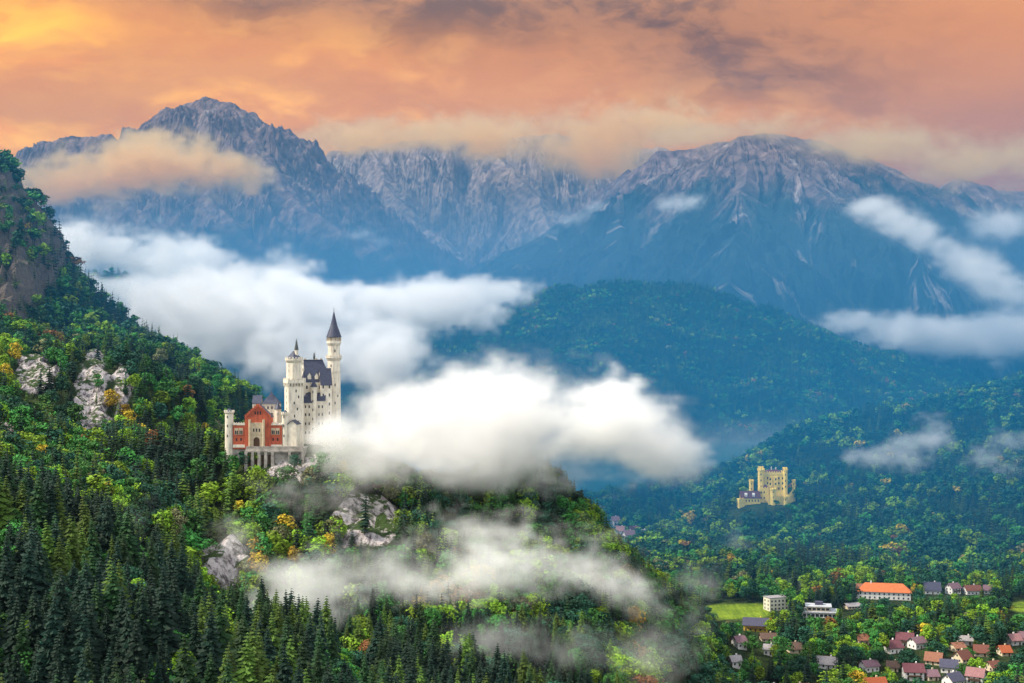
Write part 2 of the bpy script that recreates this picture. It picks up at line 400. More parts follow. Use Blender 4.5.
def build_terrain():
    m, N, b = material('forest_floor')
    g = N.new('ShaderNodeNewGeometry'); p = g.outputs['Position']
    ra = N.new('ShaderNodeAttribute'); ra.attribute_name = 'rock'
    ma = N.new('ShaderNodeAttribute'); ma.attribute_name = 'meadow'
    n1 = N.noise(p, .05, 5, .6); n2 = N.noise(p, .25, 4, .6)
    st = N.noise(N.vmath('MULTIPLY', p, (.22, .22, .03)), 1, 6, .68)
    soil = N.mix(N.smooth(n1, .35, .65), (.018, .035, .014), (.05, .075, .022))
    pal = N.smooth(N.math('ADD', N.sep(p)[1], 0), 1180, 1260)
    rk = N.mix(N.smooth(st, .35, .54), (.10, .08, .09), N.mix(pal, (.60, .54, .54), (.15, .12, .10)))
    rk = N.mix(N.smooth(n2, .50, .66), rk, (.12, .10, .10))
    rk = N.mix(N.smooth(N.math('ADD', N.sep(g.outputs['Normal'])[2], N.math('MULTIPLY', n2, .9)), 1.22, 1.34), rk, (.045, .08, .02))
    rk = N.mix(N.math('MULTIPLY', N.smooth(n1, .55, .68), .8), rk, (.05, .075, .025))
    f = N.smooth(N.math('ADD', ra.outputs['Fac'], N.math('MULTIPLY', N.math('SUBTRACT', n2, .5), .8)), .35, .6)
    c = N.mix(f, soil, rk)
    mow = N.noise(N.vmath('MULTIPLY', p, (.35, .03, 0)), 1, 3, .5)
    gr = N.mix(N.smooth(N.math('ADD', N.math('MULTIPLY', n1, .7), N.math('MULTIPLY', mow, .5)), .45, .75), (.13, .21, .02), (.26, .36, .03))
    c = N.mix(ma.outputs['Fac'], c, gr)
    N.put(b.inputs['Base Color'], c); b.inputs['Roughness'].default_value = .95; b.inputs['Specular IOR Level'].default_value = .1
    bp = N.new('ShaderNodeBump'); bp.inputs['Strength'].default_value = 1; bp.inputs['Distance'].default_value = 5
    N.put(bp.inputs['Height'], N.math('ADD', st, n2)); N.l.new(bp.outputs[0], b.inputs['Normal'])
    me = grid_mesh('terrain', TX, TY, TZ, {'rock': rock, 'meadow': mead})
    me.materials.append(m); tag(link(bpy.data.objects.new('terrain', me)), kind='structure')
    # the wide ground round it, down to the horizon
    s = 60000
    me = bpy.data.meshes.new('ground'); me.from_pydata([(-s, -s, -14), (s, -s, -14), (s, s, -14), (-s, s, -14)], [], [(0, 1, 2, 3)])
    me.materials.append(principled('distant_meadow', (.05, .08, .03), .95, .1, .4, .002)); tag(link(bpy.data.objects.new('ground', me)), kind='structure')
    # the lake
    me = bpy.data.meshes.new('lake'); z = -1.2
    me.from_pydata([(-900, 1900, z), (1500, 1900, z), (1800, 5200, z), (-1500, 5200, z)], [], [(0, 1, 2, 3)])
    lm, N, b = material('lake_water')
    b.inputs['Base Color'].default_value = (.02, .09, .10, 1); b.inputs['Roughness'].default_value = .12
    bp = N.new('ShaderNodeBump'); bp.inputs['Strength'].default_value = .25; bp.inputs['Distance'].default_value = .5
    N.put(bp.inputs['Height'], N.noise(N.new('ShaderNodeNewGeometry').outputs['Position'], .2, 3)); N.l.new(bp.outputs[0], b.inputs['Normal'])
    me.materials.append(lm); tag(link(bpy.data.objects.new('lake', me)), kind='structure')
build_terrain()

# ------------------------------------------------------------------ the wooded hills across the lake
HS = 1.06
def hill(name, ridges, x0, x1, y0, y1, nx, ny, seed):
    xs = np.linspace(x0, x1, nx) * HS; ys = np.linspace(y0, y1, ny) * HS; X, Y = np.meshgrid(xs, ys)
    wx = fbm(X / 400, Y / 400, 3, seed + 40) * 45; wy = fbm(X / 400, Y / 400, 3, seed + 50) * 45
    RR = [([Wp(q[0], q[1], q[2] * HS) for q in pts], kf, kb, pw) for pts, kf, kb, pw in ridges]
    # soft maximum over the ridges keeps the crest round
    hs = [ridge_height(X + wx, Y + wy, [r])[0] for r in RR]
    h = np.log(sum(np.exp(np.clip(q, -400, 900) / 28) for q in hs)) * 28
    Z = h + fbm(X / 230, Y / 230, 5, seed) * 22 - 12
    Z = np.maximum(Z, -30)
    me = grid_mesh(name, X, Y, Z)
    me.materials.append(principled('hill_woodland', (.03, .05, .018), .95, .1, .5, .02))
    tag(link(bpy.data.objects.new(name, me)), kind='structure')
    return xs, ys, Z
HILLS = [
    hill('hill', [([(250, 345, 4100), (330, 332, 4050), (385, 322, 4000), (400, 318, 4000), (440, 312, 4000), (500, 302, 3950), (560, 293, 3900), (600, 285, 3850), (640, 277, 3800), (685, 282, 3800), (722, 294, 3800), (770, 311, 3850), (800, 327, 3900),
           (832, 352, 3950), (862, 374, 4000), (882, 388, 4000), (922, 402, 4000), (980, 420, 4000)], .42, .6, 1.0),
          ([(640, 277, 3800), (655, 330, 3500), (660, 380, 3250), (670, 430, 3050)], .35, .35, 1.0),
          ([(760, 312, 3850), (780, 360, 3550), (800, 400, 3300)], .38, .38, 1.0)],
         -1100, 1500, 2850, 4700, 330, 240, 61),
    hill('hill', [([(900, 400, 4300), (945, 380, 4300), (985, 365, 4300), (1024, 352, 4300), (1090, 330, 4300), (1200, 300, 4300)], .45, .6, 1.0)], 900, 2600, 3300, 5000, 160, 130, 81),
    hill('hill', [([(60, 300, 3300), (92, 278, 3200), (108, 264, 3200), (130, 268, 3200), (150, 285, 3200), (190, 330, 3200)], .9, .8, 1.0)], -1500, -400, 2600, 3900, 130, 130, 91),
]

# ------------------------------------------------------------------ trees
SPRUCE_TINTS = [('deep blue-green', (.006, .022, .013)), ('dark green', (.012, .038, .010)), ('yellowish green', (.050, .090, .012))]
LEAF_TINTS = [('dark green', (.014, .062, .032)), ('fresh green', (.038, .138, .025)), ('yellow-green', (.150, .260, .016)), ('golden yellow', (.38, .27, .02)), ('rusty orange', (.20, .095, .03)), ('pale olive', (.13, .135, .06))]

def leaf_material(name, col):
    m, N, b = material(name)
    oi = N.new('ShaderNodeObjectInfo'); tc = N.new('ShaderNodeTexCoord')
    n = N.noise(tc.outputs['Object'], 5.5, 3, .6)
    hs = N.new('ShaderNodeHueSaturation'); hs.inputs['Color'].default_value = (*col, 1)
    N.put(hs.inputs['Hue'], N.math('ADD', N.math('ADD', .465, N.math('MULTIPLY', n, .04)), N.math('MULTIPLY', oi.outputs['Random'], .03)))
    N.put(hs.inputs['Value'], N.math('MULTIPLY', N.smooth(n, .25, .75, .6, 1.5), N.math('ADD', .65, N.math('MULTIPLY', oi.outputs['Random'], .75))))
    N.l.new(hs.outputs[0], b.inputs['Base Color']); b.inputs['Roughness'].default_value = .7; b.inputs['Specular IOR Level'].default_value = .15
    return m
SPRUCE_M = [leaf_material(n + ' needles', c) for n, c in SPRUCE_TINTS]
LEAF_M = [leaf_material(n + ' leaves', c) for n, c in LEAF_TINTS]
FOLIAGE = LEAF_M[0]; BARK = principled('bark', (.07, .05, .04), .95, .1, .5, 8)

def poly_mesh(name, verts, faces, mats, fm=None):
    me = bpy.data.meshes.new(name); me.from_pydata([tuple(v) for v in verts], [], faces)
    for m in mats: me.materials.append(m)
    if fm is not None: me.polygons.foreach_set('material_index', np.array(fm, dtype=np.int32))
    me.update(); return me

def trunk_geo(h, r, segs=6, wob=.01, rnd=random):
    V = []; Fc = []
    pts = [(rnd.uniform(-wob, wob) * (k > 0), rnd.uniform(-wob, wob) * (k > 0), h * k / 3 - .05 * (k == 0), r * (1 - .75 * k / 3)) for k in range(4)]
    for x, y, z, q in pts:
        for s in range(segs): a = 2 * math.pi * s / segs; V.append((x + q * math.cos(a), y + q * math.sin(a), z))
    for k in range(3):
        for s in range(segs): Fc.append((k * segs + s, k * segs + (s + 1) % segs, (k + 1) * segs + (s + 1) % segs, (k + 1) * segs + s))
    return V, Fc

def spruce_geo(rnd, levels, per, lod):
    V = []; Fc = []
    rad = rnd.uniform(.14, .20); z0 = rnd.uniform(.06, .14)
    for k in range(levels):
        t = k / (levels - .4)
        h = z0 + (1 - z0) * (t ** .92) * .985
        L0 = rad * (1 - t) ** .82 + .008
        if t < .1: L0 *= .7 + 3 * t
        n = max(4, int(per * (1 - .45 * t)))
        off = rnd.random() * 6.28
        for j in range(n):
            a = off + 6.283 * j / n + rnd.uniform(-.3, .3); L = L0 * rnd.uniform(.5, 1.22)
            ca, sa = math.cos(a), math.sin(a); w = L * (rnd.uniform(.17, .27) if lod == 0 else rnd.uniform(.26, .40)) + .004
            dr = L * rnd.uniform(.30, .55)
            def P(f, side, drop): return (ca * L * f - sa * side, sa * L * f + ca * side, h - drop)
            i0 = len(V)
            if lod == 0:
                V += [P(.05, 0, -.004), P(.5, 0, dr * .42), P(1, 0, dr * .95), P(.38, w, dr * .42 + w * .6), P(.38, -w, dr * .42 + w * .6), P(.78, w * .62, dr * .95 + w * .5), P(.78, -w * .62, dr * .95 + w * .5)]
                Fc += [(i0, i0 + 3, i0 + 1), (i0, i0 + 1, i0 + 4), (i0 + 1, i0 + 3, i0 + 5), (i0 + 1, i0 + 6, i0 + 4), (i0 + 1, i0 + 5, i0 + 2), (i0 + 1, i0 + 2, i0 + 6)]
            else:
                w *= 1.25
                V += [P(.0, 0, -.01), P(.55, 0, dr * .4), P(1.05, 0, dr), P(.6, w, dr * .7 + w * .4), P(.6, -w, dr * .7 + w * .4)]
                Fc += [(i0, i0 + 3, i0 + 2, i0 + 1), (i0, i0 + 1, i0 + 2, i0 + 4)]
    return V, Fc

def leafy_geo(rnd, lobes, leaves, size, narrow=1.):
    V = []; Fc = []
    C = []
    for k in range(lobes):
        a = rnd.random() * 6.283; q = rnd.random() ** .5; zz = rnd.uniform(-1, 1)
        rr = .27 * narrow * math.sqrt(max(0.05, 1 - zz * zz * .85)) * q
        C.append((rr * math.cos(a), rr * math.sin(a), .60 + .27 * zz, rnd.uniform(.105, .175) * (1.15 - .25 * abs(zz))))
    for cx, cyy, cz, r in C:
        for j in range(leaves):
            v = Vector((rnd.gauss(0, 1), rnd.gauss(0, 1), rnd.gauss(.25, 1))).normalized()
            p = Vector((cx, cyy, cz)) + Vector((v.x * r * 1.1, v.y * r * 1.1, v.z * r * .85)) * rnd.uniform(.8, 1.12)
            nrm = (v + Vector((rnd.gauss(0, .45), rnd.gauss(0, .45), rnd.gauss(.25, .45)))).normalized()
            t = nrm.orthogonal().normalized(); t.rotate(Matrix.Rotation(rnd.random() * 6.28, 3, nrm)); bt = nrm.cross(t)
            s1 = size * rnd.uniform(.6, 1.2); s2 = size * rnd.uniform(.5, 1.0); i0 = len(V)
            V += [p - t * s1, p + bt * s2 - nrm * s1 * .25, p + t * s1, p - bt * s2 - nrm * s1 * .25]
            Fc.append((i0, i0 + 1, i0 + 2, i0 + 3))
    return V, Fc, C

def limb_geo(rnd, C):
    V, Fc = trunk_geo(.62, .022, 6, .015, rnd)
    for cx, cyy, cz, r in C[:7]:
        base = Vector((0, 0, rnd.uniform(.26, .42))); tip = Vector((cx, cyy, cz)); d = (tip - base).normalized(); t = d.orthogonal().normalized(); bt = d.cross(t); i0 = len(V)
        for pt, q in ((base, .011), (tip, .003)):
            for s in range(4): a = s * math.pi / 2; V.append(pt + (t * math.cos(a) + bt * math.sin(a)) * q)
        for s in range(4): Fc.append((i0 + s, i0 + (s + 1) % 4, i0 + 4 + (s + 1) % 4, i0 + 4 + s))
    return V, Fc

def tree_meshes():
    rnd = random.Random(5); M = {}
    for kind in ('spruce', 'leafy'):
        for lod in (0, 1, 2):
            L = []
            for v in range((4, 4, 3)[lod]):
                if kind == 'spruce':
                    V, Fc = spruce_geo(rnd, (31, 14, 8)[lod], (14, 9, 7)[lod], 0 if lod == 0 else 1); tv, tf = trunk_geo(.93, .016, 5, .004, rnd)
                else:
                    V, Fc, C = leafy_geo(rnd, (22, 16, 8)[lod], (64, 36, 14)[lod], (.033, .046, .085)[lod], (.7, 1, 1.2, .9)[v]); tv, tf = limb_geo(rnd, C)
                n = len(tv)
                whole = poly_mesh(kind + '_tree', list(tv) + list(V), list(tf) + [tuple(i + n for i in f) for f in Fc], [BARK, FOLIAGE], [0] * len(tf) + [1] * len(Fc))
                L.append((poly_mesh('trunk', tv, tf, [BARK]), poly_mesh('crown', V, Fc, [FOLIAGE]), whole))
            M[kind, lod] = L
    return M
TREES = tree_meshes()
PROTO = bpy.data.collections.new('tree kinds'); PROTO_INDEX = {}
def protos():
    k = 0
    for kind, tints in (('spruce', SPRUCE_TINTS), ('leafy', LEAF_TINTS)):
        for lod in (0, 1, 2):
            for t, (nm, col) in enumerate(tints):
                for v, (a, b, whole) in enumerate(TREES[kind, lod]):
                    me = whole.copy(); me.materials[1] = (SPRUCE_M if kind == 'spruce' else LEAF_M)[t]
                    o = bpy.data.objects.new('kind_%04d' % k, me); PROTO.objects.link(o)
                    PROTO_INDEX[kind, lod, t, v] = k; k += 1
protos()

# what has to stay in sight: px range, py range, depth (filled in beside the buildings below)
KEEP = [(224, 293, 409, 441, 893), (250, 290, 441, 457, 884), (284, 345, 300, 447, 893), (760, 790, 467, 496, 1641), (736, 762, 479, 505, 1640), (780, 797, 479, 501, 1643), (712, 768, 604, 619, 1130), (1012, 1030, 603, 612, 1130)]
FOOT = []           # circles kept free of trees: x, y, radius
for cx_, cyy, cY, hw, hh in [CLIFFS[i] for i in (0, 2, 4, 5, 6)]: KEEP.append((cx_ - hw * .62, cx_ + hw * .62, cyy - hh * .62, cyy + hh * .55, cY - 12))
def Y0(py): return H * F / (py - 341.5)

# ------------------------------------------------------------------ the houses of the village: px, py of the base line, width in px, depth m, wall m, roof m, turn, colours, label
WHITE, CREAM, YELLOW = 'white', 'cream', 'yellow'
HOUSES = [
    # px, py, w, dep, hw, hr, rot, wall, roof, label
    (756, 632, 27, 10, 6.5, 5.0, -.25, YELLOW, 'slate', 'yellow house with a dark violet roof beside the green meadow'),
    (798, 686, 31, 11, 6.0, 6.0, .45, CREAM, 'redbrown', 'cream house with a steep red-brown roof and small dormer'),
    (771, 679, 24, 9, 3.6, 3.0, .15, WHITE, 'pale', 'low white house with a long pale grey roof behind the cream house'),
    (827, 663, 23, 10, 4.2, 4.4, -.35, WHITE, 'pale', 'white house with a broad pale grey roof beside tall dark spruce'),
    (869, 667, 17, 9, 5, 3.2, .3, WHITE, 'mauve', 'white house with mauve roof behind the orange roof'),
    (874, 690, 25, 11, 4, 6.2, .2, CREAM, 'orange', 'house with wide bright orange-red roof among dark trees'),
    (892, 651, 17, 11, 5, 4.6, .35, WHITE, 'maroon', 'white house with maroon roof at the edge of the maroon cluster'),
    (905, 645, 18, 11, 6, 4.2, -.3, WHITE, 'maroon', 'white gabled house with maroon roof topmost of the maroon cluster'),
    (917, 648, 14, 10, 5.5, 3.6, .5, WHITE, 'mauve', 'white house with pinkish mauve roof joined to the maroon cluster'),
    (913, 678, 21, 11, 7.5, 4.6, -.1, WHITE, 'maroon', 'tall white house with maroon roof and rows of dark windows'),
    (934, 663, 18, 10, 4, 5.0, -.45, CREAM, 'terracotta', 'house with faded terracotta roof at the centre of the village'),
    (949, 671, 18, 10, 5, 4.4, -.3, WHITE, 'slate', 'white house with dark slate roof beside the terracotta roof'),
    (962, 662, 15, 10, 4, 5.2, .6, CREAM, 'redbrown', 'house with red-brown roof above the dark slate one'),
    (981, 656, 15, 10, 3.6, 4.6, -.25, CREAM, 'redbrown', 'house with faded red-brown roof standing apart by the trees'),
    (976, 684, 15, 10, 7, 4.6, -.55, WHITE, 'pink', 'tall white house with a pink roof'),
    (953, 686, 18, 10, 5, 4.4, .5, WHITE, 'slate', 'white house with dark roof and bright gable below the slate roof'),
    (966, 645, 14, 9, 4, 2.8, -.2, WHITE, 'pale', 'white house with pale flat-pitched roof beside yellow tree'),
    (957, 652, 13, 9, 4, 3, .3, CREAM, 'terracotta', 'small house with reddish roof under the yellow tree'),
    (1013, 645, 13, 10, 4.5, 4, .3, WHITE, 'pink', 'pale house with pink roof under the trees at the village edge'),
    (1024, 643, 12, 10, 4.5, 4, -.3, WHITE, 'mauve', 'white house with mauve roof at the outer village edge'),
    (1004, 656, 11, 9, 3.6, 4, .1, CREAM, 'orange', 'small house with orange roof below the pink one'),
    (739, 656, 12, 9, 5.5, 3.6, .4, WHITE, 'mauve', 'small white house half hidden by trees at the foot of the spur'),
    (769, 656, 10, 8, 5, 3, -.3, WHITE, 'pale', 'tiny white house beside the big olive tree'),
    (794, 652, 15, 9, 4, 4, .2, CREAM, 'brown', 'brown roofed house in shade behind the olive tree'),
    (862, 643, 12, 9, 4.5, 3.6, .1, CREAM, 'terracotta', 'small house with sandy orange roof between dark trees'),
    (768, 644, 16, 9, 3.4, 3.4, .0, CREAM, 'brown', 'dark brown roofed barn just below the yellow house'),
    (735, 668, 11, 8, 4.5, 3.2, .2, WHITE, 'pale', 'small white house with pale roof by the wooded slope'),
    (893, 668, 12, 8, 4, 3.4, -.3, CREAM, 'brown', 'small brown roofed house between maroon roofs'),
    (931, 679, 12, 9, 4, 3.4, .1, CREAM, 'mauve', 'small house with dull mauve roof near the tall white house'),
    (993, 671, 12, 9, 4, 3.6, .3, CREAM, 'redbrown', 'small red roofed house beside the pink roofed house'),
    (932, 594, 17, 10, 5, 6.5, -.15, WHITE, 'slate', 'white house with tall dark slate roof above the village'),
    (953, 594, 11, 10, 7, 4, .5, WHITE, 'mauve', 'bright white gabled house next to dark slate roof'),
    (972, 594, 17, 10, 5, 4, .1, WHITE, 'redbrown', 'white house with low brownish roof at the forest edge'),
    (988, 593, 9, 9, 4.5, 4, -.3, WHITE, 'mauve', 'tiny white house with grey-violet roof at the forest edge'),
    (615, 524, 8, 12, 9, 5, .3, WHITE, 'mauve', 'white hotel house by the lake, uppermost in its cluster'),
    (620, 531, 10, 12, 10, 5, -.3, WHITE, 'pink', 'white hotel house with pinkish roof by the lake'),
    (629, 536, 11, 12, 9, 5, .2, WHITE, 'mauve', 'white hotel house with mauve roof lowest in the lakeside cluster'),
    (634, 527, 10, 12, 6, 6, -.2, CREAM, 'maroon', 'maroon roofed house beside the lakeside hotels'),
    (644, 527, 7, 10, 6, 4, .3, WHITE, 'pale', 'white house with pale roof between lakeside trees'),
    (652, 530, 6, 10, 5, 3, .1, WHITE, 'pale', 'tiny white house farthest along the lakeside'),
]
WALLC = {'white': (.78, .76, .73), 'cream': (.66, .56, .40), 'yellow': (.72, .50, .09)}
ROOFC = {'slate': (.075, .075, .12), 'redbrown': (.17, .065, .048), 'pale': (.33, .30, .31), 'mauve': (.20, .115, .14), 'orange': (.36, .095, .04), 'maroon': (.15, .055, .068), 'terracotta': (.28, .125, .08), 'pink': (.30, .15, .155), 'brown': (.12, .075, .06)}
WALLM = {k: principled('plaster_' + k, c, .9, .15, .16, .8) for k, c in WALLC.items()}
ROOFM = {k: principled('roof_tiles_' + k, c, .8, .2, .35, 1.2) for k, c in ROOFC.items()}
GLASS = principled('window_glass', (.03, .035, .045), .15, .5)
WOOD = principled('dark_wood', (.09, .05, .03), .8, .2, .3, 3)

class MB:
    """gathers boxes and prisms into one mesh"""
    def __init__(s): s.v = []; s.f = []
    def add(s, V, Fc): n = len(s.v); s.v += [tuple(v) for v in V]; s.f += [tuple(i + n for i in f) for f in Fc]; return s
    def box(s, x0, x1, y0, y1, z0, z1):
        return s.add([(x0, y0, z0), (x1, y0, z0), (x1, y1, z0), (x0, y1, z0), (x0, y0, z1), (x1, y0, z1), (x1, y1, z1), (x0, y1, z1)],
                     [(0, 3, 2, 1), (4, 5, 6, 7), (0, 1, 5, 4), (1, 2, 6, 5), (2, 3, 7, 6), (3, 0, 4, 7)])
    def gable(s, x0, x1, y0, y1, z0, z1, zr):          # house body, ridge along x
        ym = (y0 + y1) / 2
        return s.add([(x0, y0, z0), (x1, y0, z0), (x1, y1, z0), (x0, y1, z0), (x0, y0, z1), (x1, y0, z1), (x1, y1, z1), (x0, y1, z1), (x0, ym, zr), (x1, ym, zr)],
                     [(0, 3, 2, 1), (0, 1, 5, 4), (2, 3, 7, 6), (1, 2, 6, 9, 5), (3, 0, 4, 8, 7), (4, 5, 9, 8), (6, 7, 8, 9)])
    def slabs(s, x0, x1, y0, y1, z1, zr, over, th):    # two roof slabs over such a body
        ym = (y0 + y1) / 2; k = (zr - z1) / (ym - y0)
        for sg, ye in ((-1, y0 - over), (1, y1 + over)):
            ze = z1 - k * over; a = [(x0 - over, ye, ze), (x1 + over, ye, ze), (x1 + over, ym, zr), (x0 - over, ym, zr)]
            s.add([(x, y, z + .04) for x, y, z in a] + [(x, y, z + th) for x, y, z in a], [(0, 1, 2, 3), (4, 5, 6, 7), (0, 1, 5, 4), (1, 2, 6, 5), (2, 3, 7, 6), (3, 0, 4, 7)])
        return s
    def hip(s, x0, x1, y0, y1, z1, zr, over, run=None):
        x0 -= over; x1 += over; y0 -= over; y1 += over; ym = (y0 + y1) / 2; xr = run if run is not None else (y1 - y0) / 2
        xr = min(xr, (x1 - x0) / 2 - .01)
        return s.add([(x0, y0, z1), (x1, y0, z1), (x1, y1, z1), (x0, y1, z1), (x0 + xr, ym, zr), (x1 - xr, ym, zr)], [(0, 3, 2, 1), (0, 1, 5, 4), (1, 2, 5), (2, 3, 4, 5), (3, 0, 4)])
    def prism(s, n, r0, r1, z0, z1, cx=0, cyy=0, rot=0):
        V = []
        for r, z in ((r0, z0), (r1, z1)):
            for k in range(n): a = rot + 2 * math.pi * k / n; V.append((cx + r * math.cos(a), cyy + r * math.sin(a), z))
        return s.add(V, [tuple(range(n))[::-1], tuple(range(n, 2 * n))] + [(k, (k + 1) % n, n + (k + 1) % n, n + k) for k in range(n)])
    def build(s, name, mat, parent=None, smooth=False):
        me = bpy.data.meshes.new(name); me.from_pydata(s.v, [], s.f); me.materials.append(mat)
        bm = bmesh.new(); bm.from_mesh(me); bmesh.ops.recalc_face_normals(bm, faces=bm.faces); bm.to_mesh(me); bm.free()
        if smooth: me.polygons.foreach_set('use_smooth', np.ones(len(me.polygons), bool))
        return link(bpy.data.objects.new(name, me), parent)

_pane = {}
def window(x, y, z, w, h, ang, parent, name='window', mat=None, frame=None):
    """one window set a little proud of the wall it looks out of"""
    key = (round(w, 2), round(h, 2), name, mat.name if mat else '')
    if key not in _pane:
        b = MB().box(-w / 2, w / 2, -.06, .02, 0, h); o = b.build(name, mat or GLASS)
        me = o.data; bpy.data.objects.remove(o); _pane[key] = me
    o = bpy.data.objects.new(name, _pane[key]); o.location = (x, y, z); o.rotation_euler = (0, 0, ang)
    return link(o, parent)

def put_house(px, py, w, dep, hw, hr, rot, wall, roof, label):
    hw *= .8; hr *= .85; w *= .92
    Yd = Y0(py); x = (px - 512) * Yd / F; L = w * Yd / F / (abs(math.cos(rot)) + .35 * abs(math.sin(rot)))
    z = ground_z(x, Yd) - .3
    root = empty('house', (x, Yd, z), rot); tag(root, label, 'house', 'houses of the village')
    L2 = L / 2; D2 = dep / 2; h0 = hw + .3
    swap = (abs(rot) > .42)
    if swap: L2, D2 = max(D2, L2 * .9), min(L2, D2 * .9)
    body = MB().gable(-L2, L2, -D2, D2, -2, h0, h0 + hr).build('wall', WALLM[wall], root)
    rf = MB().slabs(-L2, L2, -D2, D2, h0, h0 + hr, .9, .28).build('roof', ROOFM[roof], root)
    MB().box(L2 * .3, L2 * .3 + .9, D2 * .25, D2 * .25 + .9, h0 + hr * .4, h0 + hr + .9).build('chimney', WALLM[wall], rf)
    n = max(2, int(L2 * 2 / 3.2)); rows = max(1, int(hw / 2.8))
    for r in range(rows):
        for k in range(n):
            if r == 0 and k == n // 2:
                window(-L2 + (k + .5) * 2 * L2 / n, -D2, .3, 1.1, 2.1, 0, root, 'door', WOOD); continue
            window(-L2 + (k + .5) * 2 * L2 / n, -D2, .3 + 1 + r * 2.8, 1.15, 1.35, 0, root)
        for s in (-1, 1):
            for k in (-.45, .45): window(s * L2, k * D2, .3 + 1 + r * 2.8, 1.1, 1.35, s * math.pi / 2, root)
    for s in (-1, 1): window(s * L2, 0, h0 + hr * .25, 1.2, 1.3, s * math.pi / 2, root)
    if hw > 4.8: MB().box(-L2 * .7, L2 * .7, -D2 - 1.3, -D2 - .02, 3.0, 3.95).build('balcony', WOOD, root)
    if 'dormer' in label:
        MB().gable(-1.3, 1.3, -D2 * .72, 0, h0 + .5, h0 + hr * .62, h0 + hr * .9).build('dormer', ROOFM[roof], rf)
    top = py - (hw + hr) * F / Yd
    KEEP.append((px - w * .48, px + w * .48, top, py - .35 * hw * F / Yd, Yd - dep / 2)); FOOT.append((x, Yd, max(L2, D2) + 2.5))

def build_village():
    for hsd in HOUSES: put_house(*hsd)
    # the long orange hip roof
    Yd = Y0(600.); x = (884 - 512) * Yd / F; z = ground_z(x, Yd) - .3
    root = empty('long_house', (x, Yd, z), -.22); tag(root, 'long white building under a bright orange hip roof', 'building')
    MB().box(-21, 21, -6, 6, -2, 6.5).build('wall', WALLM['white'], root)
    rf = MB().hip(-21, 21, -6, 6, 6.5, 13, 1.0).build('roof', principled('orange_tiles', (.62, .17, .06), .8, .2, .25, .6), root)
    MB().box(-11, -9.8, -.6, .6, 10, 14.4).build('chimney', WALLM['white'], rf)
    for r in range(2):
        for k in range(11): window(-19 + k * 3.8, -6, 1 + 3 * r, 1.2, 1.6, 0, root)
        for k in (-3, 0, 3): window(21, k, 1 + 3 * r, 1.2, 1.6, math.pi / 2, root)
    MB().gable(-27, -15, -4.6, 5, -2, 7, 11.5).build('annex', WALLM['white'], root)
    MB().slabs(-27, -15, -4.6, 5, 7, 11.5, .7, .3).build('annex_roof', ROOFM['terracotta'], root)
    KEEP.append((858, 913, 579, 594, Yd - 8)); KEEP.append((896, 913, 590, 600, Yd - 8)); FOOT.append((x, Yd, 14)); FOOT.append((x - 15, Yd + 3, 12)); FOOT.append((x + 15, Yd - 3, 12))
    # the pale flat-roofed block
    Yd = Y0(610.); x = (776 - 512) * Yd / F; z = ground_z(x, Yd) - .3
    root = empty('apartment_block', (x, Yd, z), .35); tag(root, 'cream white flat-roofed block at the end of the green meadow', 'building')
    MB().box(-8.5, 8.5, -5, 5, -2, 10).build('wall', principled('pale_plaster', (.72, .68, .56), .9, .15, .15, .5), root)
    MB().box(-8.8, 8.8, -5.3, 5.3, 10.03, 10.6).build('roof', ROOFM['pale'], root)
    for r in range(3):
        for k in range(5): window(-6.6 + k * 3.3, -5, 1 + 3 * r, 1.5, 1.5, 0, root)
        for k in (-2.5, 2.5): window(-8.5, k, 1 + 3 * r, 1.4, 1.5, -math.pi / 2, root)
    KEEP.append((767, 786, 597, 608, Yd - 6)); FOOT.append((x, Yd, 12))
    # the modern building with stacked flat roofs
    Yd = Y0(616.); x = (819 - 512) * Yd / F; z = ground_z(x, Yd) - .3
    root = empty('modern_building', (x, Yd, z), -.18); tag(root, 'modern low building with stacked grey-white flat roofs among trees', 'building')
    MB().box(-13, 13, -8, 8, -2, 4).build('wall', WALLM['white'], root)
    MB().box(-14, 14, -9, 9, 4.03, 4.7).build('roof', principled('grey_roof', (.46, .47, .50), .7, .3, .2, .3), root)
    MB().box(-9, 8, -5, 7, 4.73, 8).build('upper_wall', WALLM['cream'], root)
    MB().box(-10.5, 9.5, -6.5, 8, 8.03, 8.6).build('upper_roof', bpy.data.materials['grey_roof'], root)
    MB().box(-3, 3, 0, 5, 8.63, 11).build('roof_house', ROOFM['slate'], root)
    for k in range(8): window(-11.2 + k * 3.2, -8, .8, 2.4, 2.2, 0, root); 
    for k in range(5): window(-7.2 + k * 3.4, -5, 5.4, 2.6, 1.7, 0, root)
    KEEP.append((804, 834, 600, 614, Yd - 9)); FOOT.append((x, Yd, 16))
    Yd = Y0(609.); x = (852 - 512) * Yd / F; z = ground_z(x, Yd) - .3
    root = empty('pavilion', (x, Yd, z), .3); tag(root, 'small low pavilion with sloping whitish roof beside the modern building', 'pavilion')
    MB().box(-6, 6, -4, 4, -2, 2.6).build('wall', WALLM['cream'], root)
    MB().slabs(-6, 6, -4, 4, 2.6, 4.4, .8, .3).build('roof', ROOFM['pale'], root)
    for k in (-4, -1.3, 1.3, 4): window(k, -4, .9, 1.5, 1.3, 0, root)
    KEEP.append((845, 859, 603, 609, Yd - 5)); FOOT.append((x, Yd, 9))
build_village()


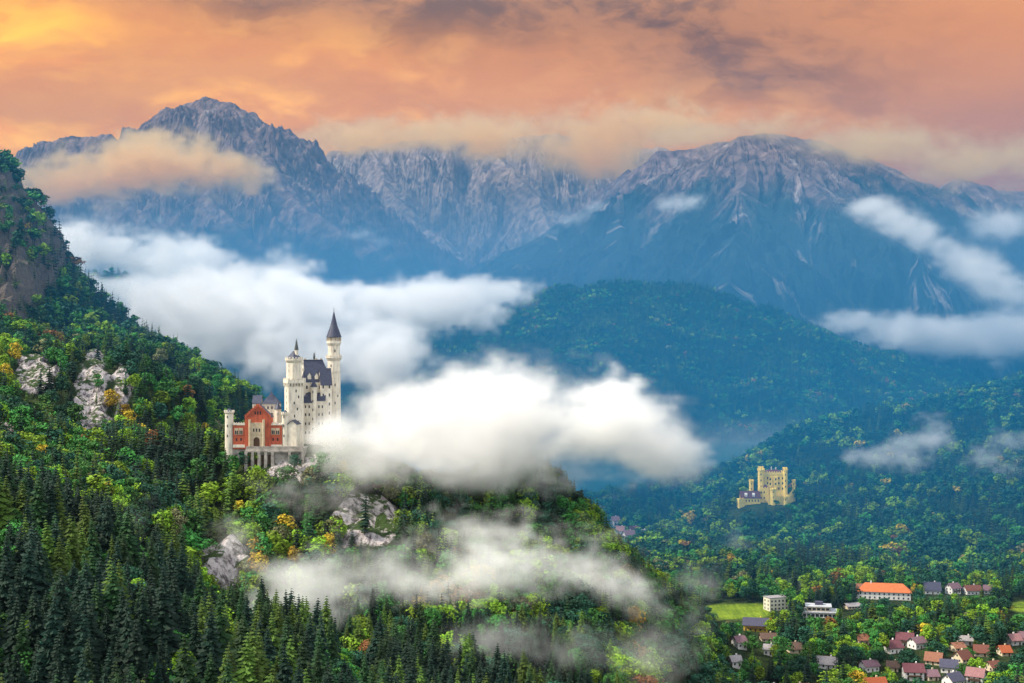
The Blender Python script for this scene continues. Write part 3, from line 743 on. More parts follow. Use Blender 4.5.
# ------------------------------------------------------------------ the white castle on the spur
def weathered(name, col, dark, k=.6):
    m, N, b = material(name)
    p = N.new('ShaderNodeTexCoord').outputs['Object']
    st = N.noise(N.vmath('MULTIPLY', p, (.9, .9, .10)), 1, 5, .65); bl = N.noise(p, .22, 4, .6); jo = N.noise(N.vmath('MULTIPLY', p, (.7, .7, 2.6)), 1, 2, .5)
    c = N.mix(N.math('MULTIPLY', N.smooth(st, .46, .68), k), (*col, 1), (*dark, 1))
    c = N.mix(N.math('MULTIPLY', N.smooth(bl, .45, .7), k * .7), c, (*dark, 1))
    c = N.mix(N.math('MULTIPLY', N.smooth(jo, .5, .62), .16), c, tuple(v * .6 for v in col))
    N.put(b.inputs['Base Color'], c); b.inputs['Roughness'].default_value = .88; b.inputs['Specular IOR Level'].default_value = .12
    return m
LIME = weathered('limestone', (.76, .69, .57), (.38, .33, .28))
SAND = principled('sandstone', (.60, .48, .33), .85, .15, .25, .4)
BRICK = weathered('red_brick', (.50, .12, .065), (.27, .07, .05), .8)
SLATE = principled('blue_slate', (.045, .055, .10), .55, .35, .35, .6)
RUBBLE = principled('foundation_stone', (.44, .40, .36), .9, .1, .5, .3)
COPPER = principled('dark_copper', (.05, .06, .06), .5, .4)

def rot_mb(mb, ang, cx=0, cyy=0, cz=0):
    c, s_ = math.cos(ang), math.sin(ang); mb.v = [(cx + x * c - y * s_, cyy + x * s_ + y * c, cz + z) for x, y, z in mb.v]; return mb

def crenels(mb, n, r, z, w, h, t=.5, cx=0, cyy=0):
    for k in range(n):
        a = 2 * math.pi * k / n; b = MB().box(r - t, r + .02, -w / 2, w / 2, z, z + h); rot_mb(b, a, cx, cyy); mb.add(b.v, b.f)
    return mb
def crenel_line(mb, x0, x1, y, z, w, h, t=.5):
    n = max(2, int((x1 - x0) / (w * 1.8)))
    for k in range(n): c = x0 + (k + .5) * (x1 - x0) / n; mb.box(c - w / 2, c + w / 2, y - .02, y + t, z, z + h)
    return mb

def frame_of(px0, py0, Yb):
    X0, _, Z0 = Wp(px0, py0, Yb)
    def P(px, py, dy=0):
        x, y, z = Wp(px, py, Yb + dy); return x - X0, dy, z - Z0
    return (X0, Yb, Z0), P

def round_windows(parent, cx, cyy, r, z, angs, w=.7, h=1.6):
    for a in angs: window(cx + r * math.sin(a), cyy - r * math.cos(a), z, w, h, a, parent)

def build_castle():
    loc, P = frame_of(290, 447, 900)
    root = empty('castle', loc); tag(root, 'white limestone castle with tall round tower and red brick gatehouse on a wooded ridge', 'castle')
    # tall round tower
    cx, cyy, _ = P(333.9, 440, 34)
    z = lambda py: P(334, py, 34)[2]
    t = MB()
    for r0, r1, a, b in ((4.9, 4.5, 480, 400), (4.5, 4.25, 400, 372.8), (4.5, 4.5, 372.6, 371.6), (4.2, 4.1, 371.4, 361), (4.1, 5.2, 360.8, 358), (5.2, 5.2, 357.9, 356.5), (3.9, 3.9, 356.3, 346), (3.9, 4.75, 345.9, 343.3), (4.75, 4.75, 343.2, 341)):
        t.prism(16, r0, r1, z(a), z(b), cx, cyy)
    t.prism(16, 4.1, 4.1, z(341) + .02, z(337.4), cx, cyy)
    crenels(t, 16, 5.2, z(356.5) + .02, 1.1, 1.1, .5, cx, cyy)
    tw = t.build('tall_tower', LIME, root)
    g = MB()
    for k in range(16): a = 6.283 * k / 16; g.box(cx + 4.55 * math.cos(a) - .22, cx + 4.55 * math.cos(a) + .22, cyy + 4.55 * math.sin(a) - .22, cyy + 4.55 * math.sin(a) + .22, z(341) + .03, z(337.6))
    g.build('gallery', SAND, tw)
    MB().prism(16, 5.15, 2.2, z(337.4), z(325), cx, cyy).prism(16, 2.2, .12, z(325) + .01, z(311), cx, cyy).build('roof', SLATE, tw)
    MB().prism(6, .12, .08, z(311), z(307), cx, cyy).prism(8, .1, .42, z(310), z(309.2), cx, cyy).build('finial', COPPER, tw)
    for k in (.2, 1.0): round_windows(tw, cx, cyy, 4.12, z(340.4), (k - .6,), .9, 1.7)
    for py in (352, 367, 379, 386, 395, 404, 413, 421): round_windows(tw, cx, cyy, (3.88 if py < 356 else 4.12 if py < 371 else 4.36 if py < 390 else 4.5), z(py), (-.35 if py % 2 else .3,), .7, 1.7)
    round_windows(tw, cx, cyy, 5.0 * .88, z(397), (-.9, .75), .7, 1.6)
    # square tower
    A = .42
    cx, cyy, _ = P(294, 440, 2); z = lambda py: P(294, py, 2)[2]
    t = MB().box(-4.9, 4.9, -4.9, 4.9, z(480), z(386)).box(-5.15, 5.15, -5.15, 5.15, z(428), z(427)).box(-5.6, 5.6, -5.6, 5.6, z(383), z(379.6))
    for k in range(6):
        q = -4.7 + k * 1.88
        for rr in range(4):
            b = rot_mb(MB().box(q - .35, q + .35, -5.58, -4.88, z(386), z(383) - .01), rr * math.pi / 2); t.add(b.v, b.f)
    for rr in range(4):
        b = rot_mb(crenel_line(MB(), -5.5, 5.5, -5.58, z(379.6) + .02, .9, 1.0), rr * math.pi / 2); t.add(b.v, b.f)
    t.prism(8, 4.9, 4.9, z(379.5), z(363), 0, 0, .39).prism(8, 4.9, 5.7, z(362.9), z(360.5), 0, 0, .39).prism(8, 5.7, 5.7, z(360.4), z(358.6), 0, 0, .39)
    crenels(t, 16, 5.5, z(358.6) + .02, 1.0, 1.0)
    rot_mb(t, A, cx, cyy); tw = t.build('square_tower', LIME, root)
    MB().prism(8, 4.9, .6, z(358.5), z(351), cx, cyy, .39 + A).build('roof', SLATE, tw)
    sx = cx + 1.7
    MB().prism(8, 1.15, 1.15, z(358), z(350), sx, cyy - 1).build('turret', LIME, tw)
    MB().prism(8, 1.45, .06, z(350) + .01, z(338.5), sx, cyy - 1).build('turret_spire', COPPER, tw)
    for py in (372, 367): 
        for k in (-1.1, -.32, .45, 1.2): round_windows(tw, cx, cyy, 4.62, z(py), (A + k * .99,), .8, 1.7)
    for py, q in ((392, 0), (398, 1.6), (404, -1.2), (410, .8), (417, -1.0), (423, 1.4), (433, 0), (439, -1.4)):
        c, s_ = math.cos(A), math.sin(A)
        window(cx + q * c + 4.9 * s_, cyy + q * s_ - 4.9 * c, z(py), .8, 1.7, A, tw)
        if py % 2 == 0: window(cx - 4.9 * c + .5 * s_, cyy - 4.9 * s_ - .5 * c, z(py), .8, 1.7, A - math.pi / 2, tw)
    # palace
    B = .33
    cx, cyy, _ = P(315.6, 440, 20); z = lambda py: P(318, py, 20)[2]
    zb, ze, zr = z(478), z(382), z(360.5)
    LH = 9.2
    t = MB().gable(-LH, -LH + 1.2, -7, 7, zb, ze, zr + .5).box(-LH + 1.21, LH, -7, 7, zb, ze)
    t.box(-LH - .2, LH + .2, -7.25, -7.02, z(410), z(409.2)).box(-LH - .2, LH + .2, -7.25, -7.02, ze - 1.1, ze - .3)
    for k in range(5): q = -LH + .4 + k * 4.2; t.box(q - .45, q + .45, -7.7, -7.02, zb, z(386 if k % 2 else 404))
    for k in range(8): t.box(-LH - .1, -LH + .9, -7.2 + k * 1.9, -6.6 + k * 1.9, 0 * zb + ze + (7 - abs(-6.9 + k * 1.9)) / 7 * (zr - ze) - .3, ze + (7 - abs(-6.9 + k * 1.9)) / 7 * (zr - ze) + 1.3)
    rot_mb(t, B, cx, cyy); pal = t.build('palace', LIME, root)
    t = MB().add([(-LH + 1.2, -7.4, ze), (LH + .4, -7.4, ze), (LH + .4, 7.4, ze), (-LH + 1.2, 7.4, ze), (-LH + 1.2, 0, zr), (LH - 4.4, 0, zr)], [(0, 3, 2, 1), (0, 1, 5, 4), (1, 2, 5), (2, 3, 4, 5), (3, 0, 4)]); t.box(-LH + 1.3, LH - 4.4, -.2, .2, zr - .2, zr + .6); rf = rot_mb(t, B, cx, cyy).build('roof', SLATE, pal)
    for q, yy in ((-5.2, -5.0), (-.6, -5.2), (4.2, -5.0)):
        t = MB().gable(-1.5, 1.5, -1.1, 1.1, 0, 2.2, 3.9); rot_mb(t, math.pi / 2, q, yy, ze + 2.0); rot_mb(t, B, cx, cyy); d = t.build('dormer', LIME, rf)
        t = MB().slabs(-1.5, 1.5, -1.1, 1.1, 2.25, 4.0, .15, .2); rot_mb(t, math.pi / 2, q, yy, ze + 2.0); rot_mb(t, B, cx, cyy); t.build('dormer_roof', SLATE, rf)
    for q in (-6.5, 1, 4): rot_mb(MB().box(q - .5, q + .5, 2, 3, zr - 6, zr + 1.4), B, cx, cyy).build('chimney', SAND, rf)
    fx, fy = cx - 1.0 * math.cos(B), cyy - 1.0 * math.sin(B)
    MB().prism(6, .5, .7, zr + .7, zr + 1.8, fx, fy).prism(6, .7, .35, zr + 1.8, zr + 4.2, fx, fy).prism(6, .3, .4, zr + 4.2, zr + 5.0, fx, fy).box(fx + .6, fx + .75, fy, fy + .15, zr + 1, zr + 6).build('roof_statue', COPPER, pal)
    c, s_ = math.cos(B), math.sin(B)
    for py in (388.5, 396, 406, 414.5, 422, 430):
        for k in range(6):
            if py > 400 and (k * 7 + int(py)) % 3 == 0: continue
            q = -7.0 + k * 2.8; window(cx + q * c + 7.0 * s_, cyy + q * s_ - 7.0 * c, z(py), 1.1 if py < 400 else .8, 2.1 if py < 400 else 1.6, B, pal)
    for py in (374, 381, 389, 398):
        for q in (-3.4, 0, 3.4):
            if py == 374 and q: continue
            window(cx - LH * c - q * s_ , cyy - LH * s_ + q * c, z(py), 1.0, 2.0, B - math.pi / 2, pal)
    for k in (-1, 1):
        qx, qy = cx - (LH - .3) * c - k * 6.8 * s_, cyy - (LH - .3) * s_ + k * 6.8 * c
        q = MB().prism(8, 1.2, 1.2, z(395), z(377.5), qx, qy).build('corner_turret', LIME, pal); MB().prism(8, 1.45, .05, z(377.4), z(370), qx, qy).build('turret_spire', SLATE, q)
    # lower block at the far end with its own steep roof
    cx2, cy2, _ = P(325.8, 440, 20); t = MB().gable(-3.6, 3.6, -4.2, 4.2, z(478), z(384), z(368.5)); rot_mb(t, B, cx2, cy2 - 4); lb = t.build('end_block', LIME, root)
    rot_mb(MB().slabs(-3.6, 3.6, -4.2, 4.2, z(384), z(368.5), .3, .35), B, cx2, cy2 - 4).build('roof', SLATE, lb)
    for py in (388, 396, 405, 414, 424):
        for q in (-2, 2): window(cx2 + q * c + 4.2 * s_, cy2 - 4 + q * s_ - 4.2 * c, z(py), .9, 1.9, B, lb)
    # stair turret and the two front wings
    cx, cyy, _ = P(313.8, 440, 8); t = MB().prism(8, 2.0, 1.9, P(314, 475, 8)[2], P(314, 387.5, 8)[2], cx, cyy).prism(8, 2.25, 2.25, P(314, 388.5, 8)[2], P(314, 387, 8)[2], cx, cyy).build('stair_turret', LIME, root)
    MB().prism(8, 2.5, .05, P(314, 387, 8)[2] + .02, P(314, 380, 8)[2], cx, cyy).build('roof', SLATE, t)
    for py in (393, 402, 411, 420, 430): round_windows(t, cx, cyy, 1.82, P(314, py, 8)[2], (-.2,), .6, 1.5)
    for a_, b_, top, eave, dy, dep in ((303.2, 311.6, 391.5, 403, 6, 7), (316.8, 324.5, 391, 401, 8, 8)):
        x0, _, zt = P(a_, top, dy); x1, _, zv = P(b_, eave, dy); zb = P(300, 478, dy)[2]; y0 = dy
        t = MB().box(x0, x1, y0, y0 + dep, zb, zv)
        for q in (x0 + .4, (x0 + x1) / 2, x1 - .4): t.box(q - .35, q + .35, y0 - .6, y0 - .02, zb, zv - 4)
        w = t.build('front_wing', LIME, root)
        MB().add([(x0 - .3, y0 - .4, zv + .02), (x1 + .3, y0 - .4, zv + .02), (x1 + .3, y0 + dep - 1, zt), (x0 - .3, y0 + dep - 1, zt), (x0 - .3, y0 + dep, zv + .02), (x1 + .3, y0 + dep, zv + .02)], [(0, 1, 2, 3), (3, 2, 5, 4), (0, 3, 4), (1, 5, 2), (0, 4, 5, 1)]).build('roof', SLATE, w)
        for py in (408, 416, 425, 434):
            for q in (.28, .72): window(x0 + q * (x1 - x0), y0, P(300, py, dy)[2], .8, 1.7, 0, w)
    # white gabled bastion below the square tower
    x0, _, z1 = P(289.6, 424, -8); x1 = P(298.2, 424, -8)[0]; zb = P(290, 474, -8)[2]; zr = P(290, 420.5, -8)[2]
    t = rot_mb(MB().gable(-6, 6, -(x1 - x0) / 2, (x1 - x0) / 2, zb, z1, zr), math.pi / 2 - .12, (x0 + x1) / 2, -4); w = t.build('bastion', LIME, root)
    rot_mb(MB().slabs(-6, 6, -(x1 - x0) / 2, (x1 - x0) / 2, z1 + .02, zr + .02, .5, .4), math.pi / 2 - .12, (x0 + x1) / 2, -4).build('roof', SLATE, w)
    # gatehouse
    G = -10
    x = lambda px: P(px, 440, G)[0]; z = lambda py: P(290, py, G)[2]
    t = MB().box(x(233), x(282), G, G + 7, z(449), z(425.2)); gh = t.build('gatehouse', BRICK, root)
    t = MB().box(x(232.8), x(245), G - .25, G + 7.2, z(425.2) + .01, z(423.8)).box(x(271.2), x(282.2), G - .25, G + 7.2, z(425.2) + .01, z(423.8)).box(x(232.8), x(249), G - .2, G - .02, z(447.5), z(444.6)).box(x(265), x(282.2), G - .2, G - .02, z(447.5), z(444.6))
    crenel_line(t, x(232.8), x(245), G - .25, z(423.8) + .02, .8, .9); crenel_line(t, x(271.2), x(282.2), G - .25, z(423.8) + .02, .8, .9); t.build('cornice', LIME, gh)
    xm = (x(245) + x(271)) / 2; hw = (x(271) - x(245)) / 2
    t = MB().gable(-4.2, 4.2, -hw, hw, z(449), z(417), z(404.8)); rot_mb(t, math.pi / 2, xm, G + 3.7); mid = t.build('gate_gable', BRICK, root)
    st = MB()
    for k in range(7):
        for sg in (-1, 1):
            q = hw * (1 - k / 7); st.box(xm + min(sg * q, sg * (q - hw / 7)), xm + max(sg * q, sg * (q - hw / 7)), G - .85, G - .3, z(417) + (z(404.8) - z(417)) * (k) / 7 - .4, z(417) + (z(404.8) - z(417)) * (k + 1) / 7 + .45)
    st.build('stepped_gable', BRICK, mid)
    rot_mb(MB().slabs(-3.6, 4.6, -hw, hw, z(417), z(404.8), .3, .35), math.pi / 2, xm, G + 3.9).build('roof', SLATE, mid)
    for q in (-1.6, 0, 1.6): window(xm + q, G - .5, z(414.5), .9, 2.0, 0, mid)
    t = MB().box(x(249.3), x(264.8), G - 1.5, G - .52, z(449), z(426)).box(x(250.5), x(263.6), G - 1.3, G - .52, z(426), z(422.5)).box(x(248.8), x(265.3), G - 1.7, G - .52, z(434.5), z(433.8))
    for q in (250.2, 264): t.prism(8, .8, .8, z(449), z(419.5), x(q), G - 1.5)
    por = t.build('portal', SAND, mid)
    V = [(x(257) - 1.9, 0), (x(257) + 1.9, 0)] + [(x(257) + 1.9 * math.cos(a), 4.4 + 1.9 * math.sin(a)) for a in np.linspace(0, math.pi, 9)]
    n = len(V); MB().add([(u, G - 1.58, z(447) + v) for u, v in V] + [(u, G - 1.3, z(447) + v) for u, v in V], [tuple(range(n)), tuple(range(n, 2 * n))[::-1]] + [(k, (k + 1) % n, n + (k + 1) % n, n + k) for k in range(n)]).build('gate', WOOD, por)
    for q in (254.2, 257, 259.8): window(x(q), G - 1.5, z(431.5), .8, 1.9, 0, por)
    for q in (236.5, 241, 269, 273.2, 277.6):
        s0 = MB().box(x(q) - 1.25, x(q) + 1.25, G - .16, G - .02, z(434.6), z(428)).build('window_frame', SAND, gh)
        for k in (-.55, .55): window(x(q) + k, G - .16, z(434.2), .75, 2.3, 0, s0)
        window(x(q), G, z(440.8), .9, 1.7, 0, gh)
    for q, r, top in ((228.6, 2.75, 411.8), (284.8, 2.3, 413.5)):
        t = MB().prism(14, r, r * .97, z(470), z(top + 2.2), x(q), G + 2).prism(14, r * .97, r * 1.18, z(top + 2.2), z(top + .8), x(q), G + 2).prism(14, r * 1.18, r * 1.18, z(top + .8), z(top), x(q), G + 2)
        crenels(t, 10, r * 1.18, z(top) + .02, .9, .9, .5, x(q), G + 2); w = t.build('gate_tower', LIME, root)
        MB().prism(14, r * .95, .1, z(top) + .05, z(top - 3.4), x(q), G + 2).build('roof', SLATE, w)
        for py in (418, 427, 437): round_windows(w, x(q), G + 2, r * .985, z(py), (-.25,), .6, 1.5)
    # knights' house between gate and palace
    x = lambda px: P(px, 440, 14)[0]; z = lambda py: P(290, py, 14)[2]
    t = MB().box(x(252.5), x(279), 14, 22, z(452), z(404)).gable(x(252.6), x(261), 13.6, 21, z(452), z(403), z(396)); w = t.build('side_house', LIME, root)
    MB().hip(x(262), x(279), 14, 22, z(404) + .02, z(395), .4).prism(4, 3.1, .1, z(399), z(391.5), x(270.5), 18, .78).build('roof', SLATE, w)
    MB().slabs(x(252.6), x(261), 13.6, 21, z(403), z(396), .35, .35).build('gable_roof', SLATE, w)
    for py in (409, 415.5, 422):
        for q in (255, 258.5, 264, 268, 272, 276): window(x(q), 13.6 if q < 261 else 14, z(py), .9, 1.7, 0, w)
    cx, cyy = x(278.5), 12
    t = MB().prism(8, 2.1, 2.1, z(452), z(409), cx, cyy).build('stair_tower', LIME, root); MB().prism(8, 2.6, .05, z(409) + .02, z(402), cx, cyy).build('roof', SLATE, t)
    for py in (415, 423): round_windows(t, cx, cyy, 1.95, z(py), (0,), .7, 1.6)
    # terrace and buttressed foundation wall
    x = lambda px: P(px, 447, -14)[0]; z = lambda py: P(290, py, -14)[2]
    t = MB().box(x(246), x(304), -14, 26, z(492), z(448)).box(x(226), x(245.9), -9, 20, z(478), z(448.4)).box(x(246), x(303.5), -14.7, -14.02, z(450.2), z(446.3))
    for q in (246.5, 253, 259.6, 266.2, 273, 290, 303): t.box(x(q) - .9, x(q) + .9, -16.4, -14.02, z(490), z(452))
    t.box(x(245.5), x(304), -16.3, -14.04, z(452), z(450.2)); fw = t.build('foundation_wall', RUBBLE, root)
    for k, q in enumerate((249.8, 256.3, 262.9, 269.6)): window(x(q), -14, z(468), 1.9, 8.2, 0, fw, 'arch_shade_panel', WOOD)  # dark slabs on the wall face stand in for shade in the recesses
    # the ground wall under palace and tower
    x2 = lambda px: P(px, 447, 10)[0]
    MB().box(x2(300), x2(338), 4, 44, P(300, 500, 10)[2], P(300, 449, 10)[2]).build('rock_footing', RUBBLE, root)
    FOOT.append((loc[0] + 8, 918, 34)); FOOT.append((loc[0] - 22, 908, 20)); FOOT.append((loc[0] - 37, 902, 5))
build_castle()

# ------------------------------------------------------------------ the yellow castle in the valley
def build_yellow_castle():
    loc, P = frame_of(766, 501, 1650)
    root = empty('castle', loc); tag(root, 'ochre yellow battlemented castle with maroon roofs on a wooded knoll across the valley', 'castle')
    OC = weathered('ochre_plaster', (1.0, .76, .20), (.84, .56, .13), .5); MR = ROOFM['maroon']
    x = lambda px: P(px, 500)[0]; z = lambda py: P(766, py)[2]
    A = -.16
    xm = (x(762) + x(786)) / 2; hw = (x(786) - x(762)) / 2
    t = MB().box(-hw, hw, -9, 9, z(512), z(474.5)).box(-hw - .35, hw + .35, -9.35, 9.35, z(474.5) + .01, z(472.6))
    for rr in (0, 2):
        b = rot_mb(crenel_line(MB(), -hw, hw, -9.35, z(472.6) + .02, 1.5, 1.5, .8), rr * math.pi / 2); t.add(b.v, b.f)
    for rr, sg in ((1, 1), (3, -1)):
        b = rot_mb(crenel_line(MB(), -9, 9, -hw - .35, z(472.6) + .02, 1.5, 1.5, .8), rr * math.pi / 2); t.add(b.v, b.f)
    rot_mb(t, A, xm, 6); mb = t.build('main_block', OC, root)
    rot_mb(MB().hip(-hw + 1.5, hw - 1.5, -7.5, 7.5, z(473.4), z(469.8), .1), A, xm, 6).build('roof', MR, mb)
    rot_mb(MB().box(-2.6, -1.4, -1, 0, z(472), z(467)).box(2.5, 3.7, 1, 2, z(472), z(467.6)), A, xm, 6).build('chimney', WALLM['white'], mb)
    c, s_ = math.cos(A), math.sin(A)
    for py in (479, 484, 489.3):
        for k in range(6): q = -hw + 3.2 + k * (2 * hw - 6.4) / 5; window(xm + q * c + 9 * s_, 6 + q * s_ - 9 * c, z(py), 1.5, 2.5, A, mb)
    for q, w in ((-3.4, 2.2), (2.8, 2.2)):
        o = rot_mb(MB().box(q - w, q + w, -10.3, -9.02, z(487), z(476.5)), A, xm, 6).build('bay', OC, mb)
        for py in (480, 484.5): window(xm + q * c + 10.3 * s_, 6 + q * s_ - 10.3 * c, z(py), 1.6, 2.4, A, o)
    for sx, sy, r, top in ((-1, -1, 4.0, 469.3), (1, -1, 2.6, 469.5), (1, 1, 2.6, 469.3), (-1, 1, 3.0, 468.8)):
        qx, qy = xm + sx * hw * c - sy * 9 * s_, 6 + sx * hw * s_ + sy * 9 * c
        t = MB().prism(8, r, r, z(512), z(top + 1.4), qx, qy, .39 + A).prism(8, r * 1.12, r * 1.12, z(top + 1.4) + .01, z(top), qx, qy, .39 + A); crenels(t, 8, r * 1.1, z(top) + .02, 1.2, 1.3, .7, qx, qy)
        w = t.build('corner_tower', OC, root)
        if sy < 0:
            for py in (475, 481, 487): round_windows(w, qx, qy, r * .93, z(py), (A,), 1.1, 2.2)
    def battl(name, a, b, top, bot, dy, dep, ang=0):
        x0, x1 = x(a), x(b); t = MB().box(-(x1 - x0) / 2, (x1 - x0) / 2, 0, dep, z(bot), z(top)); crenel_line(t, -(x1 - x0) / 2, (x1 - x0) / 2, 0, z(top) + .02, 1.3, 1.3, .7)
        return rot_mb(t, ang, (x0 + x1) / 2, dy).build(name, OC, root)
    # lower wing with maroon roof
    x0, x1 = x(739), x(758.5); t = MB().gable(x0, x1, -12, -2, z(514), z(496.6), z(490.5)); w = t.build('lower_wing', OC, root)
    rf = MB().slabs(x0, x1, -12, -2, z(496.6), z(490.5), .5, .4).build('roof', MR, w)
    for q in (744.5, 752): MB().gable(x(q) - 1.5, x(q) + 1.5, -11.4, -8, z(496.4), z(493.6), z(492)).build('dormer', WALLM['white'], rf)
    for py in (500.5, 506):
        for k in range(6): window(x(741.5 + k * 3), -12, z(py), 1.3, 2.1, 0, w)
    t = battl('gate_bastion', 736.8, 742.5, 497.5, 514, -15, 8, .2)
    for r, q, top, dy in ((2.6, 751.3, 480.5, 0), (3.6, 771, 487.5, -14), (2.0, 794, 480.8, 2), (3.0, 783.2, 495, -14)):
        t = MB().prism(10, r, r, z(514), z(top + 1.2), x(q), dy).prism(10, r * 1.14, r * 1.14, z(top + 1.2) + .01, z(top), x(q), dy); crenels(t, 8, r * 1.13, z(top) + .02, 1.1, 1.2, .6, x(q), dy); w = t.build('round_tower', OC, root)
        for py in (top + 4, top + 9): round_windows(w, x(q), dy, r * .97, z(py), (-.2,), .9, 2.0)
    w = battl('middle_wing', 757.8, 767.5, 487.5, 514, -8, 9, -.1)
    for py in (492.5, 498):
        for q in (760, 763, 766): window(x(q), -8 - (.0), z(py), 1.3, 2.2, -.1, w)
    MB().hip(x(761.5), x(768), -6.5, -.5, z(488.4), z(484.2), .3).build('roof', MR, w)
    battl('court_wall', 766, 784.5, 495.5, 514, -15, 1.6, .02)
    t = MB()
    for k in range(7):
        a, b = 783.5 + k * 1.6, 783.5 + (k + 1) * 1.6; t.box(x(a), x(b) - .02, -13 + k * 2.1, -11.4 + k * 2.1, z(514), z(497.6 - k * 1.5)); t.box(x(a) + .3, x(a) + 1.2, -13 + k * 2.1, -12.2 + k * 2.1, z(497.6 - k * 1.5) + .02, z(496.6 - k * 1.5))
    t.build('ring_wall', OC, root)
    FOOT.append((loc[0] + 8, 1657, 20)); FOOT.append((loc[0] - 20, 1643, 11)); FOOT.append((loc[0] + 27, 1648, 8))
build_yellow_castle()

# ------------------------------------------------------------------ planting
def candidates(y0, y1, s, seed):
    rg = np.random.default_rng(seed)
    ys = np.arange(y0, y1, s); P = []
    for y in ys:
        w = y * .40 + 25
        xs = np.arange(max(-w, GX0 + 70), min(w, GX1 - 70), s)
        P.append(np.stack([xs, np.full_like(xs, y)], -1))
    P = np.concatenate(P)
    return P + rg.uniform(-.48, .48, P.shape) * s

def visible(x, y, ztop, n=70):
    ok = np.ones(len(x), bool)
    for t in np.linspace(.15, .985, n):
        zx = H + (ztop - H) * t
        ok &= sample(TZ, x * t, y * t) < zx + 1
    return ok

def plant():
    rg = np.random.default_rng(3)
    allp = []
    for y0, y1, s, seed in ((230, 720, 5.7, 1), (720, 1010, 6.2, 2), (1010, 1500, 7.6, 3), (1500, 2250, 8.6, 4)):
        allp.append(candidates(y0, y1, s, seed))
    P = np.concatenate(allp); x, y = P[:, 0], P[:, 1]
    z = sample(TZ, x, y); rk = sample(rock, x, y); md = sample(mead, x, y)
    n1 = fbm(x / 120, y / 120, 3, 21); n2 = fbm(x / 70, y / 70, 3, 33)
    ok = ((z > .2) | (y < 1880)) & (md < .05) & ((rk < .35) | (rg.random(len(x)) < np.where(y > 1200, .42, .07)))
    village = (z < 7) & (y < 1290) & (x > 120)
    ok &= ~village | (rg.random(len(x)) < .9)
    near_slope = (y < 640) & (x < 40) 
    ps = np.where(near_slope, .70 + .55 * n2, .44 + .75 * n1)
    ps = np.where(village, .28 + .5 * n2, ps)
    spur = (x > -60) & (x < 190) & (y > 840) & (y < 1010) & (z > 25)
    ps = np.where(spur, .60 + .5 * n1, ps)
    ps = np.where((x > 0) & (y > 1300), .52 + .75 * n1, ps)
    ps = np.where((x < -60) & (y > 1050), .45 + .6 * n1, ps)
    spr = rg.random(len(x)) < ps + .01
    h = np.where(spr, rg.uniform(.5, 1.2, len(x)) * np.where(near_slope, 31, 23), rg.uniform(.55, 1.3, len(x)) * np.where(near_slope, 15, 16.5))
    h = np.where(village & ~spr, h * .85, h)
    # more distant crowns stand for a little more
    px = 512 + x * F / y; bot = 341.5 + (H - z) * F / y; top = 341.5 + (H - z - h) * F / y; hw = np.where(spr, .13, .22) * h * F / y
    ok &= (px > -70) & (px < 1094) & (top < 720)
    for (a, b, c, d, Yk) in KEEP:
        hide = (y < Yk) & (px + hw > a) & (px - hw < b) & (bot > c) & (top < d)
        ok &= ~hide
    for fx, fy, fr in FOOT: ok &= (x - fx) ** 2 + (y - fy) ** 2 > fr * fr
    ok &= visible(x, y, z + h + 3)
    # the leaf colours: broad drifts of autumn with single trees between
    au = fbm(x / 60, y / 60, 3, 44) + rg.normal(0, .42, len(x))
    warm = np.where(y > 1250, -.16, 0) + np.where((x < -90) & (x > -260) & (y > 760) & (y < 960), .08, 0) + np.where((z < 60) & (x > -60) & (y < 1000), -.03, 0)
    q = au + warm
    lt = np.select([q < -.25, q < .28, q < .88, q < 1.02, q < 1.22], [0, 1, 2, 5, 3], 4)
    g2 = fbm(x / 50, y / 50, 3, 55) + rg.normal(0, .35, len(x))
    st = np.select([g2 < .0, g2 < .42], [0, 1], 2)
    tint = np.where(spr, st, lt)
    lod = np.where(y < 720, 0, np.where(y < 1250, 1, 2))
    idx = np.nonzero(ok)[0]
    return x, y, z, h, spr, tint, lod, idx, px, top, rg

def zone(x, y, z):
    if y < 660 and x < 60: return 'the steep slope below the castle' if x < -60 else 'the dark slope in front of the misty spur'
    if z < 9 and x > 110: return 'the village floor'
    if y < 1010 and x > -60: return 'the misty wooded spur beyond the castle'
    if y < 1010: return 'the hillside beneath the castle gate'
    if x < 0: return 'the high slope behind the castle'
    return 'the hill of the yellow castle'

